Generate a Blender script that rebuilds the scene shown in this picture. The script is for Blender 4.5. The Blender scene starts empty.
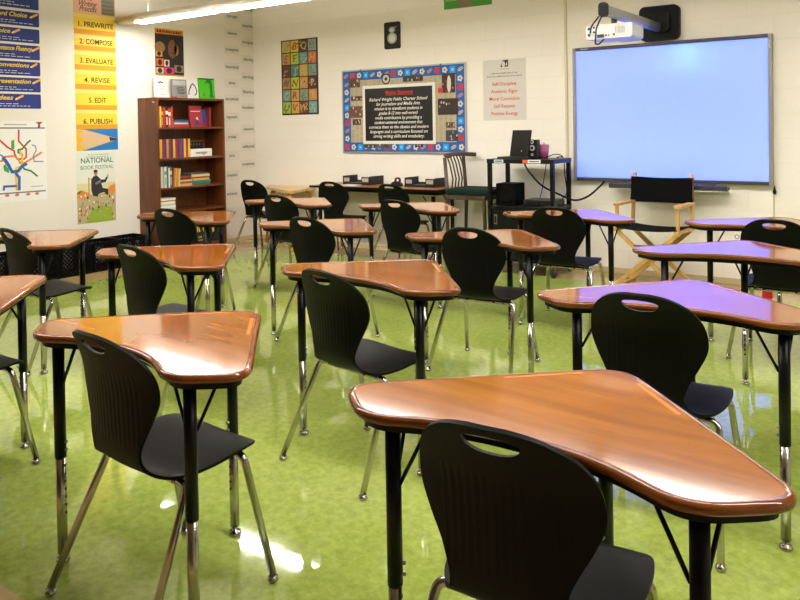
import bpy, bmesh, math, random
from mathutils import Vector, Matrix, Euler
random.seed(7)
BEAM = 85.
EXPO = 0.3
scene = bpy.context.scene
COL = scene.collection
PI = math.pi
R_ = math.radians

# ------------------------------------------------------------------ camera
F, PX, PY = 766.12, 400.0, 139.687
YAW, PITCH, ROLL, EYE = -0.611927, -0.0157387, -0.0168358, 1.36
def cam_axes():
    cy, sy, cp, sp, cr, sr = math.cos(YAW), math.sin(YAW), math.cos(PITCH), math.sin(PITCH), math.cos(ROLL), math.sin(ROLL)
    fwd = Vector((sy*cp, cy*cp, sp)); right = Vector((cy, -sy, 0)); up = right.cross(fwd)
    return right*cr + up*sr, -right*sr + up*cr, -fwd
RT, UP, BK = cam_axes()
cd = bpy.data.cameras.new('camera'); cam = bpy.data.objects.new('camera', cd); COL.objects.link(cam)
cd.sensor_width = 36; cd.lens = F/800*36; cd.shift_y = -(300-PY)/800; cd.clip_start = .02
cam.matrix_world = Matrix(((RT.x, UP.x, BK.x, 0), (RT.y, UP.y, BK.y, 0), (RT.z, UP.z, BK.z, EYE), (0, 0, 0, 1)))
scene.camera = cam
def ray(x, y): return RT*((x-PX)/F) + UP*(-(y-PY)/F) - BK
WX, WY = -7.03, 6.84          # left wall plane, back wall plane
def on_left(x, y, X=WX):      # photo point -> place on the left wall (y along wall, height)
    d = ray(x, y); t = X/d.x; return t*d.y, EYE+t*d.z
def on_back(x, y, Y=WY):
    d = ray(x, y); t = Y/d.y; return t*d.x, EYE+t*d.z

# ------------------------------------------------------------------ materials
def lin(h):
    if isinstance(h, str):
        c = [int(h[i:i+2], 16)/255 for i in (0, 2, 4)]
        return tuple(v/12.92 if v <= .04045 else ((v+.055)/1.055)**2.4 for v in c)
    return h
_m = {}
def M(h, rough=.6, metal=0., spec=.5, emit=0., coat=0.):
    k = (h, rough, metal, spec, emit, coat)
    if k in _m: return _m[k]
    m = bpy.data.materials.new('paint_%s' % (h if isinstance(h, str) else 'tone')); m.use_nodes = True
    b = m.node_tree.nodes['Principled BSDF']; c = lin(h)
    b.inputs['Base Color'].default_value = (*c, 1); b.inputs['Roughness'].default_value = rough
    b.inputs['Metallic'].default_value = metal; b.inputs['Specular IOR Level'].default_value = spec
    b.inputs['Coat Weight'].default_value = coat; b.inputs['Coat Roughness'].default_value = .08
    if emit:
        b.inputs['Emission Color'].default_value = (*c, 1); b.inputs['Emission Strength'].default_value = emit
    _m[k] = m; return m
class NT:
    def __init__(s, name):
        s.m = bpy.data.materials.new(name); s.m.use_nodes = True; s.t = s.m.node_tree; s.b = s.t.nodes['Principled BSDF']
    def n(s, kind, props=None, **inp):
        x = s.t.nodes.new(kind)
        for k, v in (props or {}).items(): setattr(x, k, v)
        for k, v in inp.items():
            s.set(x.inputs[int(k[1:])] if k[0] == '_' and k[1:].isdigit() else x.inputs[k.replace('_', ' ')], v)
        return x
    def set(s, sock, v):
        if hasattr(v, 'is_output'): s.t.links.new(v, sock)
        else: sock.default_value = v
    def math(s, op, a, b=0., c=0.):
        x = s.t.nodes.new('ShaderNodeMath'); x.operation = op
        s.set(x.inputs[0], a); s.set(x.inputs[1], b); s.set(x.inputs[2], c); return x.outputs[0]
    def ramp(s, fac, stops):
        x = s.t.nodes.new('ShaderNodeValToRGB'); e = x.color_ramp.elements
        while len(e) < len(stops): e.new(.5)
        for el, (p, c) in zip(e, stops): el.position = p; el.color = (*lin(c), 1)
        s.set(x.inputs[0], fac); return x.outputs[0]
    def mix(s, fac, a, b):
        x = s.t.nodes.new('ShaderNodeMix'); x.data_type = 'RGBA'
        s.set(x.inputs[0], fac); s.set(x.inputs[6], a); s.set(x.inputs[7], b); return x.outputs[2]
    def inp(s, **k):
        for a, v in k.items(): s.set(s.b.inputs[a.replace('_', ' ')], v)
    def bump(s, h, strength, dist):
        x = s.n('ShaderNodeBump', None, Strength=strength, Distance=dist, Height=h); s.set(s.b.inputs['Normal'], x.outputs[0]); return x

def obj_coord(t, scale=(1, 1, 1), rot=(0, 0, 0), loc=(0, 0, 0), kind='Object'):
    tc = t.n('ShaderNodeTexCoord'); mp = t.n('ShaderNodeMapping', None, Vector=tc.outputs[kind], Scale=scale, Rotation=rot, Location=loc)
    return mp.outputs[0]

def wood_mat(name, dark, mid, light, scale=1.0, rough=.22, coat=.0, axis='x', spec=.5):
    t = NT(name)
    sc = (1.3*scale, 11*scale, 11*scale) if axis == 'x' else (11*scale, 11*scale, 1.3*scale)
    info = t.n('ShaderNodeObjectInfo')
    v = obj_coord(t, sc)
    off = t.n('ShaderNodeVectorMath', {'operation': 'ADD'}, _0=v)
    rnd = t.math('MULTIPLY', info.outputs['Random'], 9.)
    t.set(off.inputs[1], rnd)
    n1 = t.n('ShaderNodeTexNoise', None, Vector=off.outputs[0], Scale=1.0, Detail=5., Roughness=.5, Distortion=.7)
    n2 = t.n('ShaderNodeTexNoise', None, Vector=off.outputs[0], Scale=5.0, Detail=2., Roughness=.5, Distortion=.3)
    f = t.math('ADD', t.math('MULTIPLY', n1.outputs[0], .88), t.math('MULTIPLY', n2.outputs[0], .12))
    t.inp(Base_Color=t.ramp(f, ((.3, dark), (.5, mid), (.72, light))), Roughness=rough, Coat_Weight=coat, Coat_Roughness=.1); t.b.inputs['Specular IOR Level'].default_value = spec
    return t.m

WOODTOP = wood_mat('cherry_laminate', '7e430e', '945415', 'aa6a26', rough=.085, spec=.65)
EDGE = wood_mat('molded_cherry_edge', '64300c', '783f14', '884c1e', rough=.10)
SHELFWOOD = wood_mat('dark_walnut', '54290d', '6b3815', '7d441b', scale=.9, rough=.4, axis='z')
TABLEWOOD = wood_mat('brown_table_wood', '7a431c', '93572a', 'a96a38', rough=.3)
BEECH = wood_mat('pale_beech', 'b98a45', 'd0a25b', 'dfb878', rough=.45, axis='z')
OAK = wood_mat('light_oak', 'c99a55', 'dcb375', 'e6c48c', rough=.3)
STOOLWOOD = wood_mat('grey_brown_wood', '36291b', '473727', '574633', rough=.4, axis='z')
BLACK = M('040404', .5, 0., .25); BLACKM = M('030303', .35, 0., .25); DARKGREY = M('1a1a1a', .5)
CHROME = M('b3afa8', .17, 1.0); TUBE = M('b5b1a4', .24, 1.0); STEEL = M('9a9a9c', .32, .9)

def shell_mat():
    t = NT('black_plastic'); tc = t.n('ShaderNodeTexCoord'); sx = t.n('ShaderNodeSeparateXYZ', None, Vector=tc.outputs['Object'])
    nz = t.n('ShaderNodeTexNoise', None, Vector=tc.outputs['Object'], Scale=900., Detail=2.)
    inz = t.math('MULTIPLY', t.math('GREATER_THAN', sx.outputs[2], .50), t.math('LESS_THAN', sx.outputs[2], .70))
    inx = t.math('LESS_THAN', t.math('ABSOLUTE', sx.outputs[0]), .135)
    rib = t.math('MULTIPLY', t.math('MULTIPLY', inz, inx), t.math('SINE', t.math('MULTIPLY', sx.outputs[0], 330.)))
    h = t.math('ADD', t.math('MULTIPLY', rib, 1.0), t.math('MULTIPLY', nz.outputs[0], .35))
    t.bump(h, .3, .0012)
    t.inp(Base_Color=(.0015, .0015, .0014, 1), Roughness=.5); t.b.inputs['Specular IOR Level'].default_value = .16
    return t.m
SHELL = shell_mat()

def floor_mat(name, a, b, c):
    t = NT(name); v = obj_coord(t)
    br = t.n('ShaderNodeTexBrick', {'offset': 0., 'squash': 1.}, Vector=v, Scale=1., Mortar_Size=.0012, Mortar_Smooth=.2, Bias=0., Brick_Width=.3048, Row_Height=.3048,
            Color1=(1, 1, 1, 1), Color2=(.0, .0, .0, 1), Mortar=(.5, .5, .5, 1))
    n1 = t.n('ShaderNodeTexNoise', None, Vector=obj_coord(t, (1, 1, 1), (0, 0, .5)), Scale=30., Detail=6., Roughness=.7)
    n2 = t.n('ShaderNodeTexNoise', None, Vector=v, Scale=2.2, Detail=2., Roughness=.5)
    f = t.math('ADD', t.math('MULTIPLY', n1.outputs[0], .75), t.math('MULTIPLY', n2.outputs[0], .25))
    f = t.math('ADD', f, t.math('MULTIPLY', t.math('SUBTRACT', t.n('ShaderNodeRGBToBW', None, Color=br.outputs[0]).outputs[0], .5), .05))
    col = t.ramp(f, ((.32, a), (.5, b), (.68, c)))
    col = t.mix(t.math('MULTIPLY', br.outputs['Fac'], .35), col, (*lin(a), 1))
    wob = t.n('ShaderNodeTexNoise', None, Vector=v, Scale=9., Detail=3., Roughness=.55)
    fine = t.n('ShaderNodeTexNoise', None, Vector=v, Scale=70., Detail=2.)
    h = t.math('ADD', wob.outputs[0], t.math('MULTIPLY', fine.outputs[0], .1)); h = t.math('SUBTRACT', h, t.math('MULTIPLY', br.outputs['Fac'], .25))
    t.bump(h, .09, .0025)
    ro = t.n('ShaderNodeMapRange', None, Value=n2.outputs[0], From_Min=.3, From_Max=.7, To_Min=.03, To_Max=.07)
    t.inp(Base_Color=col, Roughness=ro.outputs[0]); t.b.inputs['Specular IOR Level'].default_value = .75
    return t.m
GREEN = floor_mat('green_vinyl_tile', '7e8d3a', '95a34c', 'a7b35e')
SAND = floor_mat('beige_vinyl_tile', 'a08655', 'b29764', 'bea374')

def block_mat():
    t = NT('painted_block_wall'); v = obj_coord(t, (1, 1, 1), (-PI/2, 0, 0), (0, 0, 0))
    tc = t.n('ShaderNodeTexCoord'); sx = t.n('ShaderNodeSeparateXYZ', None, Vector=tc.outputs['Object'])
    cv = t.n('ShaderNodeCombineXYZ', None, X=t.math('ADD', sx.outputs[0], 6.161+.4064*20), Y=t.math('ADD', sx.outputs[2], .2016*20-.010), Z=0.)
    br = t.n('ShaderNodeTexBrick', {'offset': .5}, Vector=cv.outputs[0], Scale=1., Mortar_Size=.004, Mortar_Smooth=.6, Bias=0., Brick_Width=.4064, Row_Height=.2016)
    nz = t.n('ShaderNodeTexNoise', None, Vector=tc.outputs['Object'], Scale=60., Detail=4.)
    h = t.math('SUBTRACT', t.math('MULTIPLY', nz.outputs[0], .18), br.outputs['Fac'])
    t.bump(h, .35, .006)
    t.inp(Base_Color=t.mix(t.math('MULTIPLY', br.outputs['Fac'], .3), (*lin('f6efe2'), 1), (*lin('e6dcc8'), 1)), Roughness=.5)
    return t.m
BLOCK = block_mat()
def plaster():
    t = NT('painted_plaster'); nz = t.n('ShaderNodeTexNoise', None, Vector=obj_coord(t), Scale=80., Detail=4.)
    t.bump(nz.outputs[0], .1, .002); t.inp(Base_Color=(*lin('eae2d4'), 1), Roughness=.6); return t.m
PLASTER = plaster(); CEIL = M('bdb6a8', .8)

# ------------------------------------------------------------------ mesh builder
def rrect(w, h, r, n=5):
    out = []
    for cx, cy, a0 in ((w/2-r, h/2-r, 0), (-w/2+r, h/2-r, 90), (-w/2+r, -h/2+r, 180), (w/2-r, -h/2+r, 270)):
        for i in range(n+1):
            a = R_(a0+90*i/n); out.append((cx+r*math.cos(a), cy+r*math.sin(a)))
    return out
def ellipse(cx, cy, rx, ry, n=20, rot=0):
    return [(cx+rx*math.cos(a)*math.cos(rot)-ry*math.sin(a)*math.sin(rot), cy+rx*math.cos(a)*math.sin(rot)+ry*math.sin(a)*math.cos(rot)) for a in [2*PI*i/n for i in range(n)]]
_fontcache = {}
def text_data(s, bold=0., shear=0.):
    k = (s, bold, shear)
    if k not in _fontcache:
        cu = bpy.data.curves.new('lettering', 'FONT'); cu.body = s; cu.size = 1; cu.align_x = 'LEFT'; cu.offset = bold; cu.shear = shear; cu.resolution_u = 3
        o = bpy.data.objects.new('lettering', cu); COL.objects.link(o)
        me = o.evaluated_get(bpy.context.evaluated_depsgraph_get()).to_mesh()
        V = [v.co.copy() for v in me.vertices]; Fc = [tuple(p.vertices) for p in me.polygons]
        o.evaluated_get(bpy.context.evaluated_depsgraph_get()).to_mesh_clear()
        bpy.data.objects.remove(o); bpy.data.curves.remove(cu)
        _fontcache[k] = (V, Fc)
    return _fontcache[k]
class MB:
    def __init__(s): s.v = []; s.f = []; s.mi = []; s.sm = []; s.mats = []
    def m(s, mat):
        if mat not in s.mats: s.mats.append(mat)
        return s.mats.index(mat)
    def add(s, V, Fc, mat, smooth=False, mx=None):
        o = len(s.v); k = s.m(mat)
        s.v += [tuple(mx @ Vector(v)) if mx else tuple(v) for v in V]
        for f in Fc: s.f.append(tuple(o+i for i in f)); s.mi.append(k); s.sm.append(smooth)
        return s
    def box(s, lo, hi, mat, mx=None, bev=0.):
        if bev > 0:
            bm = bmesh.new(); bmesh.ops.create_cube(bm, size=1)
            for v in bm.verts: v.co = Vector([lo[i]+(hi[i]-lo[i])*(v.co[i]+.5) for i in range(3)])
            bmesh.ops.bevel(bm, geom=bm.edges[:], offset=bev, segments=2, affect='EDGES', profile=.6)
            bm.verts.index_update(); V = [v.co.copy() for v in bm.verts]; Fc = [tuple(v.index for v in f.verts) for f in bm.faces]; bm.free()
            return s.add(V, Fc, mat, False, mx)
        x0, y0, z0 = lo; x1, y1, z1 = hi
        V = [(x0, y0, z0), (x1, y0, z0), (x1, y1, z0), (x0, y1, z0), (x0, y0, z1), (x1, y0, z1), (x1, y1, z1), (x0, y1, z1)]
        return s.add(V, [(3, 2, 1, 0), (4, 5, 6, 7), (0, 1, 5, 4), (1, 2, 6, 5), (2, 3, 7, 6), (3, 0, 4, 7)], mat, False, mx)
    def prism(s, pts, z0, z1, mat, mx=None, smooth=False):
        n = len(pts); V = [(x, y, z0) for x, y in pts]+[(x, y, z1) for x, y in pts]
        s.add(V, [tuple(range(n-1, -1, -1)), tuple(range(n, 2*n))], mat, False, mx)
        o = len(s.v)-2*n; k = s.m(mat)
        for i in range(n): j = (i+1) % n; s.f.append((o+i, o+j, o+n+j, o+n+i)); s.mi.append(k); s.sm.append(smooth)
        return s
    def tube(s, P, r, mat, n=12, caps=True, mx=None, flat=1.0):
        P = [Vector(p) for p in P]; rr = r if isinstance(r, (list, tuple)) else [r]*len(P)
        V = []; Fc = []; t0 = (P[1]-P[0]).normalized()
        u = t0.orthogonal().normalized()
        for i, p in enumerate(P):
            t = (P[min(i+1, len(P)-1)]-P[max(i-1, 0)]).normalized()
            u = (u-t*u.dot(t)).normalized(); w = t.cross(u)
            for k in range(n):
                a = 2*PI*k/n; V.append(p+(u*math.cos(a)+w*math.sin(a)*flat)*rr[i])
        for i in range(len(P)-1):
            for k in range(n): Fc.append((i*n+k, i*n+(k+1) % n, (i+1)*n+(k+1) % n, (i+1)*n+k))
        s.add(V, Fc, mat, True, mx)
        if caps:
            o = len(s.v)-len(V); kk = s.m(mat); e = (len(P)-1)*n
            s.f.append(tuple(o+k for k in range(n-1, -1, -1))); s.f.append(tuple(o+e+k for k in range(n))); s.mi += [kk, kk]; s.sm += [False, False]
        return s
    def cyl(s, c, r, h, mat, n=16, r2=None, mx=None):
        return s.tube([c, (c[0], c[1], c[2]+h)], [r, r2 or r], mat, n, True, mx)
    def lathe(s, prof, mat, n=20, mx=None, at=(0, 0, 0)):
        V = []; Fc = []
        for r, z in prof:
            for k in range(n): a = 2*PI*k/n; V.append((at[0]+r*math.cos(a), at[1]+r*math.sin(a), at[2]+z))
        for i in range(len(prof)-1):
            for k in range(n): Fc.append((i*n+k, i*n+(k+1) % n, (i+1)*n+(k+1) % n, (i+1)*n+k))
        return s.add(V, Fc, mat, True, mx)
    # flat print on a panel (local x right, y up, z out of the panel)
    def rect(s, x0, y0, x1, y1, mat, z): return s.add([(x0, y0, z), (x1, y0, z), (x1, y1, z), (x0, y1, z)], [(0, 1, 2, 3)], mat)
    def poly(s, pts, mat, z): return s.add([(x, y, z) for x, y in pts], [tuple(range(len(pts)))], mat)
    def stroke(s, pts, w, mat, z):
        for (x0, y0), (x1, y1) in zip(pts, pts[1:]):
            d = Vector((x1-x0, y1-y0)); L = d.length
            if L < 1e-6: continue
            d /= L; nx, ny = -d.y*w/2, d.x*w/2; ex, ey = d.x*w*.3, d.y*w*.3
            s.add([(x0-ex+nx, y0-ey+ny, z), (x0-ex-nx, y0-ey-ny, z), (x1+ex-nx, y1+ey-ny, z), (x1+ex+nx, y1+ey+ny, z)], [(0, 1, 2, 3)], mat)
        return s
    def text(s, st, x, y, h, mat, z, align='c', width=None, bold=.0, shear=0., sx=1.):
        V, Fc = text_data(st, bold, shear)
        if not V: return s
        x0 = min(v.x for v in V); x1 = max(v.x for v in V); k = h/.7; kx = k*sx
        if width: kx = width/(x1-x0)
        ox = x-{'l': x0, 'c': (x0+x1)/2, 'r': x1}[align]*kx
        return s.add([(ox+v.x*kx, y+v.y*k, z) for v in V], Fc, mat)
    def build(s, name, parent=None, mx=None):
        me = bpy.data.meshes.new(name); me.from_pydata(s.v, [], s.f)
        for m in s.mats: me.materials.append(m)
        me.polygons.foreach_set('material_index', s.mi); me.polygons.foreach_set('use_smooth', s.sm); me.update()
        o = bpy.data.objects.new(name, me); COL.objects.link(o)
        if parent: o.parent = parent
        if mx is not None: o.matrix_world = mx
        return o
def tag(o, label=None, cat=None, group=None, kind=None):
    if label: o['label'] = label
    if cat: o['category'] = cat
    if group: o['group'] = group
    if kind: o['kind'] = kind
    return o
def empty(name, loc=(0, 0, 0), rz=0., mx=None):
    o = bpy.data.objects.new(name, None); COL.objects.link(o); o.empty_display_size = .1
    if mx is not None: o.matrix_world = mx
    else: o.location = loc; o.rotation_euler = (0, 0, rz)
    return o
def copy_tree(o, parent=None):
    c = o.copy(); COL.objects.link(c)
    if parent: c.parent = parent
    for ch in list(o.children): copy_tree(ch, c)
    return c
def struct(name, mb): return tag(mb.build(name), kind='structure')
LEFTROT = Matrix(((0, 0, 1, 0), (1, 0, 0, 0), (0, 1, 0, 0), (0, 0, 0, 1)))
BACKROT = Matrix(((1, 0, 0, 0), (0, 0, -1, 0), (0, 1, 0, 0), (0, 0, 0, 1)))
def left_panel(y0, z0, gap=.002): return Matrix.Translation((WX+gap, y0, z0)) @ LEFTROT
def back_panel(x0, z0, gap=.002): return Matrix.Translation((x0, WY-gap, z0)) @ BACKROT
def arc(c, r, a0, a1, n, ax, ay):
    c = Vector(c); ax = Vector(ax); ay = Vector(ay)
    return [c+ax*(r*math.cos(R_(a0+(a1-a0)*i/n)))+ay*(r*math.sin(R_(a0+(a1-a0)*i/n))) for i in range(n+1)]
def fillet(P, rad, n=6):
    P = [Vector(p) for p in P]; out = [P[0]]
    for i in range(1, len(P)-1):
        a = (P[i-1]-P[i]); b = (P[i+1]-P[i]); d = min(rad, a.length*.49, b.length*.49)
        s = P[i]+a.normalized()*d; e = P[i]+b.normalized()*d
        for k in range(n+1):
            t = k/n; out.append(s*(1-t)**2+P[i]*2*t*(1-t)+e*t*t)
    out.append(P[-1]); return out

# ------------------------------------------------------------------ room
XR, YR, ZC = 3.2, -3.4, 3.15
fl = MB()
gx0, gy0, gy1 = -6.35, 1.17, 6.37
def q(x0, y0, x1, y1, m): fl.add([(x0, y0, 0), (x1, y0, 0), (x1, y1, 0), (x0, y1, 0)], [(0, 1, 2, 3)], m)
q(gx0, gy0, XR, gy1, GREEN); q(WX, gy1, XR, WY, SAND); q(WX, gy0, gx0, gy1, SAND); q(WX, YR, XR, gy0, SAND)
fl.add([(WX, YR, -.1), (XR, YR, -.1), (XR, WY, -.1), (WX, WY, -.1)], [(3, 2, 1, 0)], SAND)
struct('floor', fl)
struct('ceiling', MB().box((WX-.1, YR-.1, ZC), (XR+.1, WY+.1, ZC+.1), CEIL))
struct('wall_left', MB().box((WX-.12, YR-.12, -.1), (WX, WY+.12, ZC), PLASTER))
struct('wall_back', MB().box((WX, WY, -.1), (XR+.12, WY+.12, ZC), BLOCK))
struct('wall_right', MB().box((XR, YR, -.1), (XR+.12, WY, ZC), PLASTER))
struct('wall_rear', MB().box((WX, YR-.12, -.1), (XR+.12, YR, ZC), M('6b5a48', .7)))
BASE = M('cdb98f', .45)
struct('baseboard_back', MB().box((WX+.006, WY-.006, 0), (XR, WY, .05), BASE, bev=.002))
struct('baseboard_left', MB().box((WX, YR, 0), (WX+.006, WY, .05), BASE, bev=.002))
cx0 = on_back(566.5, 80)[0]
struct('trim_1', MB().box((cx0-.012, WY-.016, .9), (cx0+.012, WY, ZC), M('dccdaa', .45), bev=.003))
cx1 = on_back(774, 200)[0]
struct('trim_2', MB().box((cx1-.006, WY-.008, .05), (cx1+.006, WY, .82), M('d3c29a', .45), bev=.002))

# ------------------------------------------------------------------ pendant lamps
LAMP_E = 46.
DIFF = M((1.0, .975, .93), .4, emit=LAMP_E)
UPL = M((1.0, .975, .93), .4, emit=LAMP_E*.3)
HOUSE = M('d8cfb4', .4)
def pendant(y, x0, npan, label):
    z = 2.520; t = empty('pendant_light', (x0, y, z)); tag(t, label, 'ceiling light', 'pendant lamp rows')
    L = npan*1.22+.25
    prof = [(-.055, -.034), (.055, -.034), (.085, -.022), (.10, .004), (.098, .03), (.075, .052), (-.075, .052), (-.098, .03), (-.10, .004), (-.085, -.022)]
    mx = Matrix(((0, 0, 1, 0), (1, 0, 0, 0), (0, 1, 0, 0), (0, 0, 0, 1)))
    MB().prism(prof, 0, L, HOUSE, mx, True).build('housing', t)
    MB().prism([(a*1.04, b*1.06) for a, b in prof], -.025, 0, HOUSE, mx).build('end_cap', t)
    for k in range(npan):
        a = .24+k*1.22
        MB().box((a, -.06, -.040), (a+1.13, .06, -.0345), DIFF, bev=.002).build('diffuser', t)
        MB().box((a, -.06, .0525), (a+1.13, .06, .055), UPL).build('uplight', t)
        if k % 2 == 0: MB().tube([(a+.15, 0, .054), (a+.15, 0, ZC-z)], .0025, M('b9b5aa', .4, .6), 6).build('cable', t)
pendant(4.95, -6.975, 6, 'long cream pendant lamp with lit underside at the top left of the photo')
pendant(1.9, -6.50, 7, 'unseen pendant lamp row, added overhead to light the middle of the room')  # this second row is unseen, added for more light in the room

# ------------------------------------------------------------------ student desk
def bez_outline(V, n=7):
    out = []; N = len(V)
    for i in range(N):
        p = Vector(V[i][:2]); a = Vector(V[i-1][:2]); b = Vector(V[(i+1) % N][:2]); d = V[i][2]
        s = p+(a-p).normalized()*d; e = p+(b-p).normalized()*d
        for k in range(n+1):
            t = k/n; out.append(s*(1-t)**2+p*2*t*(1-t)+e*t*t)
    return out
DV = [(0, .568, .11), (-.518, .058, .085), (-.350, -.088, .085), (-.15, .008, .11), (.15, .008, .11), (.350, -.088, .085), (.518, .058, .085)]
DO = bez_outline(DV)
def offset(O, d):
    n = len(O); out = []
    for i in range(n):
        t = (O[(i+1) % n]-O[i-1]).normalized(); out.append(O[i]+Vector((-t.y, t.x))*d)
    return out
TOPZ = .735
LEGS = ((-.318, -.005), (.348, -.005), (0, .425))
def make_desk():
    r = empty('student_desk')
    prof = [(.03, -.024), (.010, -.024), (.003, -.020), (0, -.013), (.001, -.007), (.004, -.0025), (.008, -.0003), (.012, .0004), (.015, -.0004), (.017, -.0012)]
    mb = MB(); n = len(DO); V = []
    for d, z in prof: V += [(p.x, p.y, TOPZ+z) for p in offset(DO, d)]
    Fc = [(i*n+k, i*n+(k+1) % n, (i+1)*n+(k+1) % n, (i+1)*n+k) for i in range(len(prof)-1) for k in range(n)]
    mb.add(V, Fc, EDGE, True)
    mb.f.append(tuple(range(n-1, -1, -1))); mb.mi.append(mb.m(EDGE)); mb.sm.append(False)
    mb.f.append(tuple((len(prof)-1)*n+k for k in range(n))); mb.mi.append(mb.m(WOODTOP)); mb.sm.append(False)
    top = mb.build('tabletop', r)
    for s in (-1, 1):
        a = Vector((s*.085, .468)); b = Vector((s*.225, .328)); nrm = Vector((-s, -1)).normalized()*.018
        a += nrm; b += nrm; d = (b-a).normalized(); w = Vector((-d.y, d.x))
        pts = [a+w*.006, a-d*.004, a-w*.006, b-w*.006, b+d*.004, b+w*.006]
        if s > 0: pts = pts[::-1]
        MB().prism([(p.x, p.y) for p in pts], TOPZ-.0012, TOPZ-.0002, M('c07a3c', .12)).build('pencil_groove', r)  # groove paler than the top: its highlight is put into the colour
    pl = MB(); pl.prism([(p.x, p.y) for p in offset(DO, .028)], TOPZ-.044, TOPZ-.0242, BLACK); pl.build('under_frame', r)
    for k, (x, y) in enumerate(LEGS):
        l = MB(); l.cyl((x, y, .335), .0178, TOPZ-.0442-.335, BLACKM, 18)
        cdir = Vector((0-x, .15-y)).normalized()
        for zz in (.36, .385): l.tube([(x+cdir.x*.013, y+cdir.y*.013, zz), (x+cdir.x*.024, y+cdir.y*.026, zz)], .005, STEEL, 8)
        leg = l.build('leg', r)
        e = MB(); e.cyl((x, y, .03), .0155, .312, TUBE, 16)
        for q_ in range(7):
            zz = .31-q_*.025; e.tube([(x+cdir.x*.0145, y+cdir.y*.0145, zz), (x+cdir.x*.0162, y+cdir.y*.0162, zz)], .0045, M('111111', .8), 8)
        e.build('leg_extension', leg)
        MB().lathe([(.008, .03), (.0085, .016), (.019, .014), (.021, .006), (.017, 0), (0, 0)], CHROME, 16, at=(x, y, 0)).build('glide', leg)
        for dx, dy in (((.97, .1), (-.25, .95)), ((-.97, .1), (.25, .95)), ((.7, -.7), (-.7, -.7)))[k]:
            MB().tube([(x+dx*.017, y+dy*.017, .565), (x+dx*.085, y+dy*.085, TOPZ-.0442)], .0048, BLACKM, 8).build('brace', r)
    return r
desk0 = make_desk()
DESKS = [
 (-.684, 1.372, -2.4, 'orange-wood desk filling the right foreground, largest and nearest of all the desks'),
 (-1.962, 1.338, -2.6, 'orange-wood desk at lower left, its front chair showing chrome legs in full'),
 (-3.245, 1.330, 0, 'desk cut off by the left photo edge, only its right tip in view'),
 (-.747, 2.638, 5.6, 'desk at right edge with blue screen glare, straight behind the foreground desk'),
 (-2.002, 2.502, -4.2, 'orange-wood desk in the centre of the photo, with a sideways-turned chair before it'),
 (-3.212, 2.379, -3.0, 'orange-wood desk left of centre, standing behind the large lower left desk'),
 (-4.496, 2.393, -3.7, 'desk nearest the crates on the left wall, under the book festival poster'),
 (-.777, 3.824, 5.8, 'desk with blue screen glare and no chair, in front of the canvas folding chair'),
 (-2.092, 3.656, -1.2, 'desk in the third row, between the central desk and the equipment cart'),
 (-3.294, 3.657, -.3, 'desk with a pale and dark striped glare, behind and left of the central desk'),
 (-4.519, 3.590, -1.2, 'desk standing in front of the dark brown bookcase'),
 (-.842, 4.985, -.8, 'rearmost desk at the right edge, with blue glare under the projection board'),
 (-2.106, 4.915, -2.3, 'rear row desk in front of the equipment cart, half brown and half blue glare'),
 (-3.413, 4.880, -2.8, 'rear row desk in front of the long wall table with letter trays'),
 (-4.600, 4.776, .5, 'rear row desk in front of the yellow-legged corner table')]
for i, (x, y, a, lab) in enumerate(DESKS):
    o = desk0 if i == 0 else copy_tree(desk0)
    o.location = (x, y, 0); o.rotation_euler.z = R_(a); tag(o, lab, 'desk', 'student desks in rows')
    if lab.startswith('rearmost'):
        for xx in (-.16, -.11):
            MB().tube(arc((xx, -.005, TOPZ-.074), .012, 0, 360, 14, (1, 0, 0), (0, 0, 1)), .002, BLACKM, 6, False).build('hook', o)

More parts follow.
